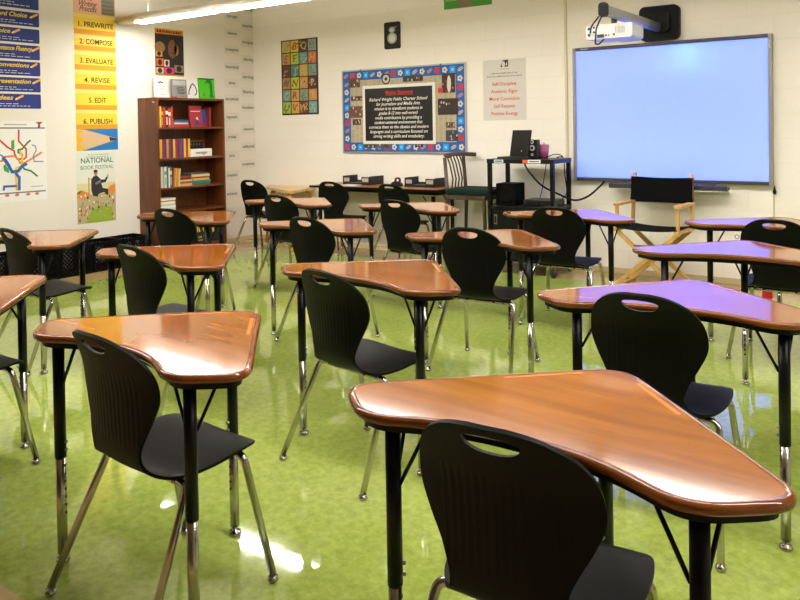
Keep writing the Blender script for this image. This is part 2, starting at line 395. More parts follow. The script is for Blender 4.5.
# ------------------------------------------------------------------ student chair
def interp(tab, s):
    for (a, *va), (b, *vb) in zip(tab, tab[1:]):
        if s <= b:
            t = (s-a)/(b-a); t2 = t
            return [x+(y-x)*t2 for x, y in zip(va, vb)]
    return list(tab[-1][1:])
def catmull(P, n):
    out = []; P = [Vector(p) for p in P]
    for i in range(len(P)-1):
        p0, p1, p2, p3 = P[max(i-1, 0)], P[i], P[i+1], P[min(i+2, len(P)-1)]
        for k in range(n):
            t = k/n; out.append(.5*((2*p1)+(p2-p0)*t+(2*p0-5*p1+4*p2-p3)*t*t+(3*p1-p0-3*p2+p3)*t**3))
    out.append(P[-1]); return out
def make_shell():
    # columns: y, z, half width
    K = [(.222, .388, .085), (.220, .398, .135), (.205, .412, .172), (.165, .423, .198), (.10, .421, .210), (.02, .412, .208), (-.05, .405, .190), (-.10, .409, .160), (-.135, .430, .132),
         (-.153, .468, .121), (-.160, .52, .139), (-.163, .58, .174), (-.166, .635, .199), (-.173, .685, .200), (-.187, .728, .188), (-.204, .767, .160), (-.219, .793, .121), (-.227, .807, .084), (-.232, .814, .040)]
    P = catmull(K, 4); NU = 20; V = []; Fc = []
    for p in P:
        y, z, w = p
        w *= 1-.045*min(1, max(0, (z-.45)/.1))
        back = min(1, max(0, (z-.435)/.1)); seat = 1-back
        for i in range(NU+1):
            u = -1+2*i/NU; us = math.sin(u*PI/2)
            edge = abs(us)**3
            dy = back*.040*(w*us/.2)**2; dz = seat*(.014*us*us-.010*edge)
            V.append((w*us, y+dy, z+dz))
    n = NU+1
    for i in range(len(P)-1):
        for k in range(NU): Fc.append((i*n+k, i*n+k+1, (i+1)*n+k+1, (i+1)*n+k))
    me = bpy.data.meshes.new('shell'); me.from_pydata(V, [], Fc); me.update()
    o = bpy.data.objects.new('shell_work', me); COL.objects.link(o)
    sd = o.modifiers.new('s', 'SOLIDIFY'); sd.thickness = .009; sd.offset = 0
    # handle opening
    hp = []
    for i in range(28):
        a = 2*PI*i/28; c, s_ = math.cos(a), math.sin(a)
        hp.append((.061*(abs(c)**.8)*(1 if c >= 0 else -1), .779+(.013 if s_ > 0 else .026)*s_))
    cb = MB(); cb.prism(hp, -.1, .45, SHELL, Matrix(((1, 0, 0, 0), (0, 0, -1, 0), (0, 1, 0, 0), (0, 0, 0, 1))))
    c = cb.build('cut_work'); bmx = bmesh.new(); bmx.from_mesh(c.data); bmesh.ops.recalc_face_normals(bmx, faces=bmx.faces); bmx.to_mesh(c.data); bmx.free()
    bo = o.modifiers.new('b', 'BOOLEAN'); bo.object = c; bo.operation = 'DIFFERENCE'; bo.solver = 'EXACT'
    dg = bpy.context.evaluated_depsgraph_get(); dg.update()
    res = bpy.data.meshes.new_from_object(o.evaluated_get(dg), depsgraph=dg)
    bpy.data.objects.remove(o); bpy.data.objects.remove(c)
    bm = bmesh.new(); bm.from_mesh(res)
    for e in bm.edges:
        if len(e.link_faces) == 2 and e.calc_face_angle(0) > R_(50): e.smooth = False
    for f in bm.faces: f.smooth = True
    bm.to_mesh(res); bm.free()
    res.materials.clear(); res.materials.append(SHELL); res.name = 'shell'
    return res
def make_chair():
    r = empty('student_chair')
    sh = bpy.data.objects.new('shell', make_shell()); COL.objects.link(sh); sh.parent = r
    rt = .0115
    for yb, zb, yf, xf, xb in ((-.055, .387, -.227, .245, .175), (.145, .400, .222, .224, .165)):
        MB().tube([(-xb+.035, yb, zb), (xb-.035, yb, zb)], rt, CHROME, 12).build('seat_support', r)
        for s in (-1, 1):
            P = fillet([(s*(xb-.035), yb, zb), (s*(xb+.028), yb, zb), (s*xf, yf, .022)], .06, 8)
            lg = MB().tube(P, rt, CHROME, 14).build('leg', r)
            MB().lathe([(.007, .028), (.0085, .018), (.0150, .017), (.0165, .006), (.012, 0), (0, 0)], CHROME, 14, at=(s*xf, yf, 0)).build('glide', lg)
    for s in (-1, 1): MB().tube([(s*.085, -.07, .390), (s*.085, .15, .402)], .007, BLACKM, 8).build('under_rail', r)
    return r
chair0 = make_chair()
CHAIRS = [
 (-.686, 1.444, 2.5, 'black plastic chair in front of the foreground desk, nearest and largest of the chairs'),
 (-1.885, 1.435, -4.5, 'black chair with full chrome legs pushed into the large lower left desk'),
 (-3.278, 1.478, -1.1, 'black chair at the left photo edge, only its seat tip and one chrome leg showing'),
 (-.786, 2.662, -.8, 'black chair behind the foreground desk, against the blue-lit desk at right'),
 (-1.930, 2.455, -10, 'black chair turned sideways at the central desk in the middle of the photo'),
 (-3.205, 2.49, -4.5, 'black chair at the left of centre desk, behind the large lower left desk'),
 (-4.418, 2.535, -3.9, 'black chair at the desk beside the crates, against the left photo edge'),
 (-2.101, 3.80, 4, 'black chair seen square from behind, right of centre in the third row'),
 (-3.226, 3.762, -2.7, 'black chair in the third row, straight behind the central desk and its chair'),
 (-4.496, 3.696, 6.2, 'black chair at the desk in front of the brown bookcase'),
 (-.742, 4.890, -1.9, 'black chair at the right edge, at the rearmost desk below the projection board'),
 (-2.108, 4.976, 2.2, 'black chair with blue-lit seat at the desk before the equipment cart'),
 (-3.365, 4.93, -4, 'black chair in the rear row, at the desk before the long wall table'),
 (-4.566, 4.873, .3, 'black chair in the rear row, at the desk before the yellow-legged corner table'),
 (-6.184, 6.12, 2.8, 'black chair in the far left corner by the word cards, at the yellow-legged table'),
 (-5.168, 6.27, 2.5, 'black chair at the left end of the long wall table'),
 (-4.35, 6.22, -3, 'black chair at the right part of the long wall table, half hidden')]
for i, (x, y, a, lab) in enumerate(CHAIRS):
    o = chair0 if i == 0 else copy_tree(chair0)
    o.location = (x, y, 0); o.rotation_euler.z = R_(a); tag(o, lab, 'chair', 'black student chairs')
# ------------------------------------------------------------------ posters on the left wall
def TX(h): return M(h, .7)
INK = TX('2a2622')
def panel(name, label, cat, side, px, group=None, th=.002, gap=-.0004, paper='efe9dc', r=0., h=None):
    """px = (x0, y0, x1, y1): top-left and bottom-right photo points of the flat thing"""
    fn = on_left if side == 'L' else on_back
    a = fn(px[0], px[1]); b = fn(px[2], px[3]); u0, u1 = a[0], b[0]; z1, z0 = a[1], b[1]
    return make_panel(name, label, cat, side, u0, u1, z0, z1, group, th, gap, paper, r)
def make_panel(name, label, cat, side, u0, u1, z0, z1, group=None, th=.002, gap=-.0004, paper='efe9dc', r=0.):
    mx = left_panel(u0, z0, gap) if side == 'L' else back_panel(u0, z0, gap)
    w, h = u1-u0, z1-z0; mb = MB()
    if r: mb.prism([(x+w/2, y+h/2) for x, y in rrect(w, h, r)], 0, th, TX(paper))
    else: mb.box((0, 0, 0), (w, h, th), TX(paper))
    o = mb.build(name); o.matrix_world = mx; tag(o, label, cat, group)
    return o, w, h, th
Z1, Z2, Z3, Z4 = .0008, .0014, .002, .0026
# blue trait signs
edges = [(2.537, 2.70), (2.375, 2.511), (2.218, 2.352), (2.060, 2.196), (1.907, 2.040), (1.754, 1.888), (1.598, 1.735)]
traits = [('Organization', 30, 32, 38), ('Word Choice', 28, 31, 38), ('Voice', 10.8, 12.5, 20), ('Sentence Fluency', 32.3, 32, 39), ('Conventions', 29, 30.5, 36.5), ('Presentation', 30.3, 32, 39), ('Ideas', 12.2, 14.5, 22)]
for (z0, z1), (wd, pe, p0, p1) in zip(edges, traits):
    u1 = 4.04; u0 = 3.17; ym = (z0+z1)/2
    o, w, h, th = make_panel('classroom_sign', 'blue sign with yellow lettering reading %s, on the left wall' % wd, 'sign', 'L', u0, u1, z0, z1, 'blue writing trait signs', paper='22337f', r=.012)
    px2y = lambda px: on_left(px, 60)[0]-u0
    t = MB(); xe = px2y(pe); wid = {'Organization': .36, 'Word Choice': .335, 'Voice': .145, 'Sentence Fluency': .355, 'Conventions': .33, 'Presentation': .345, 'Ideas': .155}[wd]
    t.text(wd, xe, h*.60, h*.30, TX('f6d21c'), th+Z2, 'r', wid, .022, .25)
    t.rect(xe-wid, h*.50, xe, h*.52, TX('7d2440'), th+Z1)
    for k, (a, b) in enumerate(((.30, .62), (.15, .86))):
        x = w-.62
        while x < w-.62+b*.6:
            l = random.uniform(.02, .06); t.rect(x, h*a, min(x+l, w-.03), h*(a+.05), TX('c9cfe8'), th+Z1); x += l+.012
    t.build('lettering', o)
    a = Vector((px2y(p0), h*.62)); b = Vector((px2y(p1), h*.88)); d = (b-a).normalized()
    p = MB(); p.stroke([tuple(a+d*.012), tuple(b-d*.01)], .020, TX('f4b41a'), th+Z1); p.stroke([tuple(a), tuple(a+d*.012)], .012, TX('f3e2c0'), th+Z2); p.stroke([tuple(b-d*.006), tuple(b)], .020, TX('e0a08a'), th+Z2)
    p.build('pencil_picture', o)
# writing process poster
o, w, h, th = panel('writing_poster', 'tall yellow poster listing six writing steps from PREWRITE to PUBLISH', 'poster', 'L', (73, -6, 118, 149.5), paper='f2c32c')
u0 = on_left(73, -6)[0]; zb = on_left(118, 149.5)[1]; yy = lambda py: on_left(95, py)[1]-zb
mb = MB()
mb.rect(0, yy(14.5), w, h, TX('f0b79a'), th+Z1); mb.rect(w*.66, yy(14), w*.98, h, TX('8d8778'), th+Z2)
for k in range(6): mb.rect(w*(.70+.045*k), yy(13), w*(.715+.045*k), h, TX('6f6a60'), th+Z3)
for k in range(5): mb.rect(w*.67, yy(11-4*k), w*.97, yy(10.4-4*k), TX('a9a393'), th+Z4)
mb.build('header_picture', o)
bands = [(15, 26, 35), (36, 43, 51), (52, 62, 70), (71, 81, 89.3), (90, 101, 109.8), (110, 122, 129)]
names = ['1. PREWRITE', '2. COMPOSE', '3. EVALUATE', '4. REVISE', '5. EDIT', '6. PUBLISH']
wd = [.84, .80, .80, .62, .42, .70]
mb = MB(); tx = MB()
for (a, b, c), nm, ww in zip(bands, names, wd):
    mb.rect(0, yy(a+3.5), w, yy(a), TX('f4d778'), th+Z1); mb.rect(0, yy(b+4 if c-b > 8.5 else b+3.2), w, yy(a+3.5), TX('f7cf3b'), th+Z1); mb.rect(0, yy(c), w, yy(c-4.6), TX('dc9a1b'), th+Z2)
    tx.text(nm, w*.52, yy(b+1.6), .050, TX('2b2216'), th+Z3, 'c', w*ww, .018)
    tx.rect(w*.52-w*ww/2, yy(b+1.6)-.002, w*.52-w*ww/2+.012, yy(b+1.6)+.002, TX('2b2216'), th+Z3)
mb.build('step_bands', o)
tx.text('The', w*.36, yy(1.5), .05, TX('3a2018'), th+Z3, 'c', .09, .004, .5); tx.text('Writing', w*.34, yy(7.3), .055, TX('3a2018'), th+Z3, 'c', .2, .006, .5); tx.text('Process', w*.34, yy(12.4), .055, TX('3a2018'), th+Z3, 'c', .2, .006, .5)
tx.build('lettering', o)
mb = MB(); H2 = yy(129)
mb.rect(0, 0, w, H2, TX('1c73b8'), th+Z1)
mb.poly([(0, 0), (w*.12, 0), (w*.95, H2*.47), (w*.95, H2*.55), (w*.2, H2*.97), (0, H2)], TX('d8b489'), th+Z2)
mb.poly([(0, 0), (w*.10, 0), (w*.22, H2*.12), (w*.06, H2*.3), (w*.16, H2*.5), (w*.07, H2*.72), (w*.18, H2*.9), (0, H2*.99)], TX('eeb52c'), th+Z3)
mb.poly([(w*.8, H2*.42), (w*.97, H2*.47), (w*.97, H2*.53), (w*.78, H2*.62)], TX('33332f'), th+Z3)
mb.build('pencil_picture', o)
# metro map
o, w, h, th = panel('metro_map', 'white transit map poster with coloured rail lines on the left wall', 'map', 'L', (-30, 121, 47.5, 199), paper='efece6')
u0 = on_left(-30, 121)[0]; zb = on_left(47.5, 199)[1]
def lp(x, y): a = on_left(x, y); return (a[0]-u0, a[1]-zb)
mb = MB()
mb.stroke([lp(-29, 128), lp(44.5, 128)], .012, TX('6a6a68'), th+Z1); mb.stroke([lp(-29, 196), lp(45.5, 190.6)], .012, TX('77756e'), th+Z1)
zc = [th+Z2]
def S(P, w_, c):
    for a_, b_ in zip(P, P[1:]): mb.stroke([lp(*a_), lp(*b_)], w_*.9, TX(c), zc[0]); zc[0] += 4e-5
z = .16
S([(18.5, 130), (18.5, 141), (23, 146), (26, 149), (26, 157), (24, 159), (17, 159), (14.5, 154), (14, 151), (7, 147), (-4, 137)], .018, 'd23b30')
S([(-5, 162), (2, 161), (4, 157), (14, 156), (18, 159), (20, 163), (24, 163), (31, 159), (41, 152.5)], .02, 'e8832a')
S([(30, 140.5), (27, 143), (22, 149), (18, 150), (18, 152.5), (22, 154.5), (22, 165), (24, 169), (31, 171), (37, 176)], .018, '2f7a3c')
S([(43, 161.5), (34, 161.5), (33, 156), (36, 150), (35, 146), (32, 145)], .012, '7d8aa8')
S([(20, 151), (22, 158), (22, 166), (16, 168), (15, 172), (16, 178), (16.5, 190)], .022, 'f0c522')
S([(3, 158), (8, 165), (12, 172), (18, 171), (22, 166), (26, 164)], .032, '2d62b0'); S([(19, 177), (19, 189.5)], .03, '2d62b0'); S([(15, 172), (19, 178)], .03, '2d62b0'); S([(3.5, 190), (4, 186.5), (16, 186)], .022, '2f5fae')
S([(-5, 152), (2, 156), (6, 160), (10, 166)], .014, '2d62b0')
mb.poly([lp(11, 149), lp(11, 141), lp(14, 139.5), lp(14.3, 149)], TX('46a03c'), th+Z1); mb.poly([lp(3, 166), lp(5, 164), (lp(9, 170)), lp(9, 173), lp(4, 171)], TX('46a03c'), th+Z1)
for x in (7, 17, 28, 37): mb.poly([tuple(Vector(lp(x, 196-.07*x))+Vector(p)) for p in ellipse(0, 0, .022, .014, 10)], TX('d8776a'), th+Z2)
mb.poly([lp(35, 122), lp(43, 122), lp(40, 124), lp(40, 127.5), lp(37.5, 127.5), lp(38, 124)], TX('aa3038'), th+Z2)
mb.stroke([lp(4, 124.5), lp(26, 124.7)], .012, TX('b5b2ab'), th+Z2); mb.stroke([lp(31, 186.5), lp(43, 185.7)], .006, TX('9b9993'), th+Z2)
mb.build('map_print', o)
# book festival poster
o, w, h, th = panel('festival_poster', 'pale poster reading NATIONAL BOOK FESTIVAL with a seated dark figure', 'poster', 'L', (76, 152.5, 116, 219.8), paper='dfe0d2')
mb = MB(); rp = random.Random(4)
mb.rect(0, 0, w, h*.56, TX('d9cf9c'), th+Z1); mb.rect(0, 0, w, h*.40, TX('b9a77c'), th+Z1*1.3)
mb.poly([(0, h*.40), (w*.12, h*.47), (w*.3, h*.42), (w*.34, h*.36), (0, h*.34)], TX('e08c3a'), th+Z2); mb.poly([(w*.72, h*.38), (w*.84, h*.5), (w, h*.53), (w, h*.40)], TX('e08c3a'), th+Z2)
mb.poly([(0, h*.44), (w*.1, h*.47), (w*.14, h*.44), (0, h*.41)], TX('5f7a35'), th+Z2)
mb.poly([(w*.2, 0), (w*.95, 0), (w*.9, h*.2), (w*.55, h*.24), (w*.35, h*.17)], TX('93ab2e'), th+Z2)
cols = ['b8402c', 'e7e2d4', '4a4f7a', 'd9a93a', '6d8f4e', '8d6a48', 'c9b48c', '3a3430', '7f9db0', 'd98a62', 'efe6cf']
for k in range(95):
    x = rp.uniform(.03, .97)*w; y = rp.uniform(.02, .38)*h; 
    if .3*w < x < .85*w and y < .18*h and rp.random() < .6: continue
    hh = rp.uniform(.012, .03)*h/.7; c = TX(rp.choice(cols))
    mb.poly([(x-hh*.35, y), (x+hh*.35, y), (x+hh*.25, y+hh), (x-hh*.25, y+hh)], c, th+Z3+k*1e-6); mb.poly([(x+a, y+hh*1.15+b) for a, b in ellipse(0, 0, hh*.2, hh*.22, 7)], TX(rp.choice(['caa27a', '5e3d28', '8d6244'])), th+Z3+k*1e-6)
mb.build('crowd_picture', o)
mb = MB(); dk = TX('2a2724')
mb.stroke([(w*.30, h*.64), (w*.30, h*.36)], .012, TX('b5853a'), th+Z3); mb.stroke([(w*.30, h*.62), (w*.44, h*.62)], .010, TX('b5853a'), th+Z3)
mb.poly([(w*.36, h*.46), (w*.36, h*.60), (w*.42, h*.655), (w*.52, h*.66), (w*.62, h*.60), (w*.72, h*.60), (w*.76, h*.64), (w*.80, h*.62), (w*.74, h*.56), (w*.62, h*.55), (w*.66, h*.48), (w*.80, h*.46), (w*.80, h*.37), (w*.74, h*.38), (w*.70, h*.42), (w*.55, h*.40), (w*.52, h*.36), (w*.40, h*.38)], dk, th+Z4)
mb.poly([(w*.48+a, h*.70+b) for a, b in ellipse(0, 0, .022, .032, 12)], TX('a98062'), th+Z4+.0002); mb.poly([(w*.48+a, h*.725+b) for a, b in ellipse(0, 0, .024, .016, 12)], TX('2b221b'), th+Z4+.0004)
mb.poly([(w*.80+a, h*.645+b) for a, b in ellipse(0, 0, .010, .022, 8)], TX('c09a78'), th+Z4+.0002)
mb.poly([(w*.46, h*.56), (w*.60, h*.60), (w*.62, h*.565), (w*.48, h*.53)], TX('75718e'), th+Z4+.0003)
mb.build('figure_picture', o)
mb = MB(); mb.text('NATIONAL', w*.53, h*.845, .052, TX('2e6a66'), th+Z3, 'c', w*.84, .012); mb.text('BOOK FESTIVAL', w*.53, h*.755, .038, TX('55807a'), th+Z3, 'c', w*.86, .006)
for yv, a, b in ((.955, .3, .8), (.925, .24, .84)):
    x = a*w
    while x < b*w: mb.rect(x, h*yv, x+.022, h*yv+.007, TX('8f9a90'), th+Z2); x += .03
mb.build('lettering', o)
# orange and black poster
o, w, h, th = panel('music_poster', 'dark poster with orange band and brown faces above the bookcase', 'poster', 'L', (154.5, 27.5, 184, 76.8), paper='d98a1f')
mb = MB(); mb.rect(0, h*.03, w, h*.885, TX('1d1712'), th+Z1)
for cx, cy, rx, ry, c in ((.60, .58, .16, .2, '6d4426'), (.16, .60, .18, .12, '8a6440'), (.74, .56, .08, .12, '8d6238')):
    mb.poly([(w*cx+a, h*cy+b) for a, b in ellipse(0, 0, rx*w, ry*h, 18)], TX(c), th+Z2)
for cx, cy in ((.52, .62), (.66, .62)): mb.poly([(w*cx+a, h*cy+b) for a, b in ellipse(0, 0, .03*w, .012*h, 10)], TX('241509'), th+Z3)
mb.poly([(w*.60+a, h*.49+b) for a, b in ellipse(0, 0, .05*w, .014*h, 10)], TX('3a2010'), th+Z3)
mb.poly([(w*.58, h*.54), (w*.64, h*.54), (w*.61, h*.62)], TX('573419'), th+Z3)
for x0, y0, x1, y1, c in ((.02, .40, .24, .52, 'd99a30'), (.03, .20, .28, .36, 'd8602b'), (.30, .04, .64, .18, 'd8307a'), (.30, .20, .48, .34, 'e0c9b5'), (.66, .08, .98, .24, '8a7a55'), (.02, .04, .28, .17, 'cbb38a')):
    mb.rect(w*x0, h*y0, w*x1, h*y1, TX(c), th+Z2); mb.poly([(w*(x0+x1)/2+a, h*(y0+y1)/2+b) for a, b in ellipse(0, 0, (x1-x0)*w*.3, (y1-y0)*h*.42, 14)], TX('262320'), th+Z3)
x = .06*w
while x < .9*w: l = rp.uniform(.012, .03); mb.rect(x, h*.91, x+l, h*.965, TX('5a2a0c'), th+Z2); x += l+.009
mb.build('picture', o)
# word cards in two columns
wl = [('hydrogen', 229, 16), ('balance', 229.5, 33), ('investigation', 230, 49.5), ('theoretical', 231.5, 67), ('alone', 232, 83), ('accomplishment', 231.5, 99), ('argument', 232.5, 117), ('tribal', 232.5, 137), ('arts', 233, 155.5), ('creation', 233.5, 175), ('solution', 234, 193.5), ('adopts', 235.5, 212)]
wr = [('symbol', 247, 9.5), ('independence', 246, 26), ('immigrants', 246, 42.5), ('identity', 246, 59.5), ('astrology', 246, 77), ('liberties', 245.5, 92), ('foundation', 246, 107.5), ('economic', 245, 129), ('editorial', 246, 146.5), ('creativity', 248, 164)]
for col, lst in (('left', wl), ('right', wr)):
    for wdz, x, y in lst:
        u, z = on_left(x if col == 'left' else 247, y); cu = on_left(232, y)[0] if col == 'left' else on_left(248.5, y)[0]
        o, w, h, th = make_panel('word_card', 'pale card in the %s column beside the bookcase, reading %s' % (col, wdz), 'word card', 'L', cu-.12, cu+.12, z-.055, z+.055, 'word cards in two columns', .0012, -.0004, 'e3dccd')
        MB().text(wdz, w/2, h/2-.015, .036, TX('45423e'), th+.0005, 'c', min(.21, .021*len(wdz)), .014).build('lettering', o)

# ------------------------------------------------------------------ bookcase and its contents
BX0, BX1, BY0, BY1, BH = WX+.004, -6.70, 5.12, 6.045, 1.722
bc = empty('bookcase', (BX0, BY0, 0)); tag(bc, 'tall dark brown wooden bookcase against the left wall near the corner', 'bookcase')
D, W = BX1-BX0, BY1-BY0
MB().box((0, 0, 0), (D, .022, BH), SHELFWOOD, bev=.001).build('side_panel', bc); MB().box((0, W-.022, 0), (D, W, BH), SHELFWOOD, bev=.001).build('side_panel', bc)
MB().box((0, .022, .02), (.008, W-.022, BH-.022), SHELFWOOD).build('back_panel', bc)
MB().box((.0, .0222, BH-.024), (D-.001, W-.0222, BH-.001), SHELFWOOD).build('top_panel', bc)
SZ = [1.405, 1.076, .762, .50, .11]
for z in SZ: MB().box((.008, .0222, z-.022), (D-.004, W-.0222, z), SHELFWOOD).build('shelf', bc)
MB().box((D-.03, .0222, 0), (D-.012, W-.0222, .078), SHELFWOOD).build('kick_board', bc)
MB().add([(D*.76, -.0006, BH-.05), (D*.88, -.0006, BH-.058), (D*.88, -.0006, BH-.048), (D*.76, -.0006, BH-.04)], [(0, 1, 2, 3)], TX('d8d0c0')).build('tape_scrap', bc)
PAGES = M('e6dcc4', .8)
ORD = ['first', 'second', 'third', 'fourth', 'fifth', 'sixth', 'seventh', 'eighth', 'ninth', 'tenth', 'eleventh', 'twelfth', 'thirteenth', 'fourteenth']
def book(label, y, z, t, h, d, c, lean=0., flat=False, group='books in the bookcase', x=None, band=None, face=False):
    """upright book with its spine towards the room; origin at the foot of its spine"""
    o = empty('book', ((BX1-.03) if x is None else x, y, z)); tag(o, label, 'book', group)
    cv = TX(c); mb = MB()
    mb.box((-d, 0, 0), (0, .002, h), cv); mb.box((-d, t-.002, 0), (0, t, h), cv); mb.box((-.003, .002, 0), (0, t-.002, h), cv)
    if band: mb.box((0, .0006, h*.62), (.0005, t-.0006, h*.8), TX(band)); mb.box((0, t*.3, h*.12), (.0005, t*.7, h*.5), TX(band))
    mb.build('cover', o); MB().box((-d+.003, .0022, .003), (-.0035, t-.0022, h-.003), PAGES).build('pages', o)
    if flat: o.rotation_euler = (R_(-90), 0, 0); o.location.z = z; o.location.y = y
    elif face: o.rotation_euler = (0, 0, R_(90))
    else: o.rotation_euler = (R_(lean), 0, 0)
    return o
def bpt(px, py, X=BX1-.03): return on_left(px, py, X)
def row(px0, z, specs, shelf, group):
    y = bpt(px0, 130)[0]
    for k, (c, nm, t, h, band) in enumerate(specs):
        book('%s book, %s from the left on the %s shelf of the bookcase' % (nm, ORD[k], shelf), y, z+.0005, t, h, .16, c, band=band, group=group); y += t+.0015
    return y
y = row(160, SZ[0], [('d9b23a', 'yellow', .022, .225, None), ('7a2a1e', 'maroon', .018, .21, 'd9b23a'), ('b92a22', 'red', .030, .215, None), ('22201f', 'black', .034, .22, 'd8d2c4'), ('d0302a', 'bright red', .032, .20, 'f0e4d8'), ('b5391f', 'brick red', .026, .22, None)], 'top', 'books on the top shelf')
zz = SZ[0]+.0005
for k, (c, nm, hh, wd_) in enumerate((('b52a2a', 'red', .032, .20), ('c8c2b4', 'white', .016, .19), ('2f5f9a', 'blue', .020, .20), ('3a2a22', 'dark brown', .02, .17))):
    book('%s book lying flat, %s from the bottom of the small top shelf pile' % (nm, ORD[k]), y+.012, zz+hh, hh, wd_, .15, c, flat=True, group='flat books on the top shelf'); zz += hh+.0008
def face_book(name, label, y, z, w_, h_, c, draw=None, x=None, tilt=8):
    o = empty(name, ((BX1-.05) if x is None else x, y, z)); tag(o, label, 'book', 'books shown cover forward'); o.rotation_euler = (0, R_(-tilt), 0)
    MB().box((-.018, 0, 0), (-.0165, w_, h_), TX(c)).box((-.0015, 0, 0), (0, w_, h_), TX(c)).box((-.0165, 0, 0), (-.0015, .0015, h_), TX(c)).build('cover', o)
    MB().box((-.0162, .002, .002), (-.0018, w_-.003, h_-.003), PAGES).build('pages', o)
    if draw:
        mb = MB(); draw(mb, w_, h_); mb.build('cover_print', o, None).matrix_local = Matrix(((0, 0, 1, .0008), (1, 0, 0, 0), (0, 1, 0, 0), (0, 0, 0, 1)))
    return o
def dr1(m, w, h): m.rect(w*.1, h*.72, w*.9, h*.76, TX('d9c8a0'), 0); m.poly([(w*.35, h*.1), (w*.75, h*.1), (w*.62, h*.45), (w*.5, h*.52)], TX('2c3a78'), 0); m.poly([(w*.45, h*.38), (w*.72, h*.30), (w*.6, h*.5)], TX('e2b53a'), .0006)
y0 = bpt(191, 120)[0]
fb = face_book('display_book', 'dark red book facing out on the top shelf, yellow mark on its cover', y0-.01, SZ[0]+.002, .17, .235, '9c2430', dr1, BX1-.022)
face_book('display_book', 'blue fronted book facing out on the top shelf, right of the red one', bpt(200, 120, BX1-.07)[0]+.0, SZ[0]+.002, .14, .20, '1f4f9c', lambda m, w, h: m.rect(0, 0, w, h*.22, TX('8d1f2a'), 0), BX1-.075)
book('maroon book at the right end of the top shelf', bpt(208.5, 120)[0]+.01, SZ[0]+.0005, .028, .215, .16, '8a1f26', group='books on the top shelf')
cyc = [('d8a42c', 'yellow'), ('8a2030', 'wine red'), ('2b3c72', 'navy'), ('b8832c', 'ochre'), ('8a2030', 'wine red'), ('24386a', 'dark blue'), ('d8a42c', 'yellow'), ('a1262c', 'red'), ('2b3c72', 'navy'), ('a1262c', 'red'), ('2f4a80', 'blue'), ('e2b634', 'golden'), ('9a2430', 'crimson'), ('e2b634', 'golden')]
y = row(159.5, SZ[1], [(c, nm+' spined', .0272, .20, None) for c, nm in cyc], 'second', 'matching series on the second shelf')
o = empty('shelf_sign', (BX1-.035, y+.012, SZ[1]+.0005)); tag(o, 'white box shaped sign with dark lettering on the second shelf', 'sign')
MB().box((-.06, 0, 0), (0, .30, .085), TX('efece4'), bev=.003).build('box', o)
MB().text('teenager', .15, .03, .032, INK, 0, 'c', .17, .012).build('lettering', o).matrix_local = Matrix(((0, 0, 1, .0006), (1, 0, 0, 0), (0, 1, 0, 0), (0, 0, 0, 1)))
o = empty('picture_book', (BX1-.16, y+.03, SZ[1]+.0005)); tag(o, 'dark book lying open faced behind the white sign on the second shelf', 'book')
MB().box((-.02, 0, 0), (0, .26, .17), TX('1c1512')).build('cover', o); MB().box((-.018, .002, .1702), (-.002, .258, .1712), PAGES).build('pages', o)
mbx = MB()
for k in range(5): mbx.poly([(.05+.04*k+a, .135+b) for a, b in ellipse(0, 0, .008, .012, 8)], TX('77685a'), 0)
mbx.build('cover_print', o).matrix_local = Matrix(((0, 0, 1, .0006), (1, 0, 0, 0), (0, 1, 0, 0), (0, 0, 0, 1)))
y = row(160, SZ[2], [('cfc7b4', 'cream', .022, .22, None), ('8f9a8a', 'grey green', .020, .20, None), ('d8d4c8', 'white', .026, .22, '7d8a78'), ('3f7a6a', 'teal', .024, .225, None), ('ded6c4', 'pale', .018, .21, None), ('2d5a86', 'blue', .024, .22, 'cfc7b4')], 'third', 'upright books on the third shelf')
y += .012
for k, (c, nm) in enumerate((('c06a2a', 'orange'), ('d8a050', 'tan'), ('c98a3c', 'amber'), ('d9b884', 'pale tan'))):
    book('%s book, %s of the leaning group on the third shelf' % (nm, ORD[k]), y, SZ[2]+.0008, .017, .205-.004*k, .15, c, lean=-5, group='leaning books on the third shelf'); y += .024
def pile(px, z, shelf, which, specs, d=.16, group='pile'):
    yb = bpt(px, 180)[0]; zz = z+.0005
    for k, (c, nm, t, wd_, j) in enumerate(specs):
        book('%s book, %s from the bottom of the %s pile on the %s shelf' % (nm, ORD[k], which, shelf), yb+j, zz+t, t, wd_, d, c, flat=True, group=group); zz += t+.0008
pile(180, SZ[2], 'third', 'middle', [('c9a27a', 'tan', .026, .165, 0), ('b03a2e', 'red', .022, .16, .004), ('d9c25a', 'yellow', .018, .165, -.003), ('3a3440', 'slate', .022, .15, .006), ('a33028', 'brick red', .016, .15, 0), ('2a2a2c', 'black', .024, .15, .004)], group='middle pile on the third shelf')
pile(192.5, SZ[2], 'third', 'right', [('3f6a5a', 'dark green', .024, .25, 0), ('2f7a86', 'teal', .026, .255, .005), ('d8b63a', 'yellow', .022, .24, 0), ('b03a2e', 'red', .016, .24, .006), ('d5c6a6', 'cream', .026, .25, -.004), ('5a4a3c', 'brown', .018, .22, .004)], group='right pile on the third shelf')
pile(160.5, SZ[3], 'fourth', 'white', [('dcd6c8', 'off white', .022, .19, 0), ('c9c4b6', 'pale grey', .020, .185, .004), ('e2dccd', 'ivory', .022, .19, -.002), ('b9c0b4', 'grey green', .020, .18, .006), ('e0d9c9', 'cream', .024, .185, 0), ('b5574a', 'rust', .012, .18, .003), ('e4dfd2', 'white', .022, .19, 0)], group='white pile on the fourth shelf')
def dr2(m, w, h): m.text('ILY', w*.45, h*.42, .13, TX('e0c21f'), 0, 'c', w*.7, .02); m.rect(w*.1, h*.18, w*.9, h*.26, TX('8a7a4a'), 0); m.rect(w*.1, h*.08, w*.7, h*.13, TX('8a7a4a'), 0)
yb = bpt(197, 225)[0]
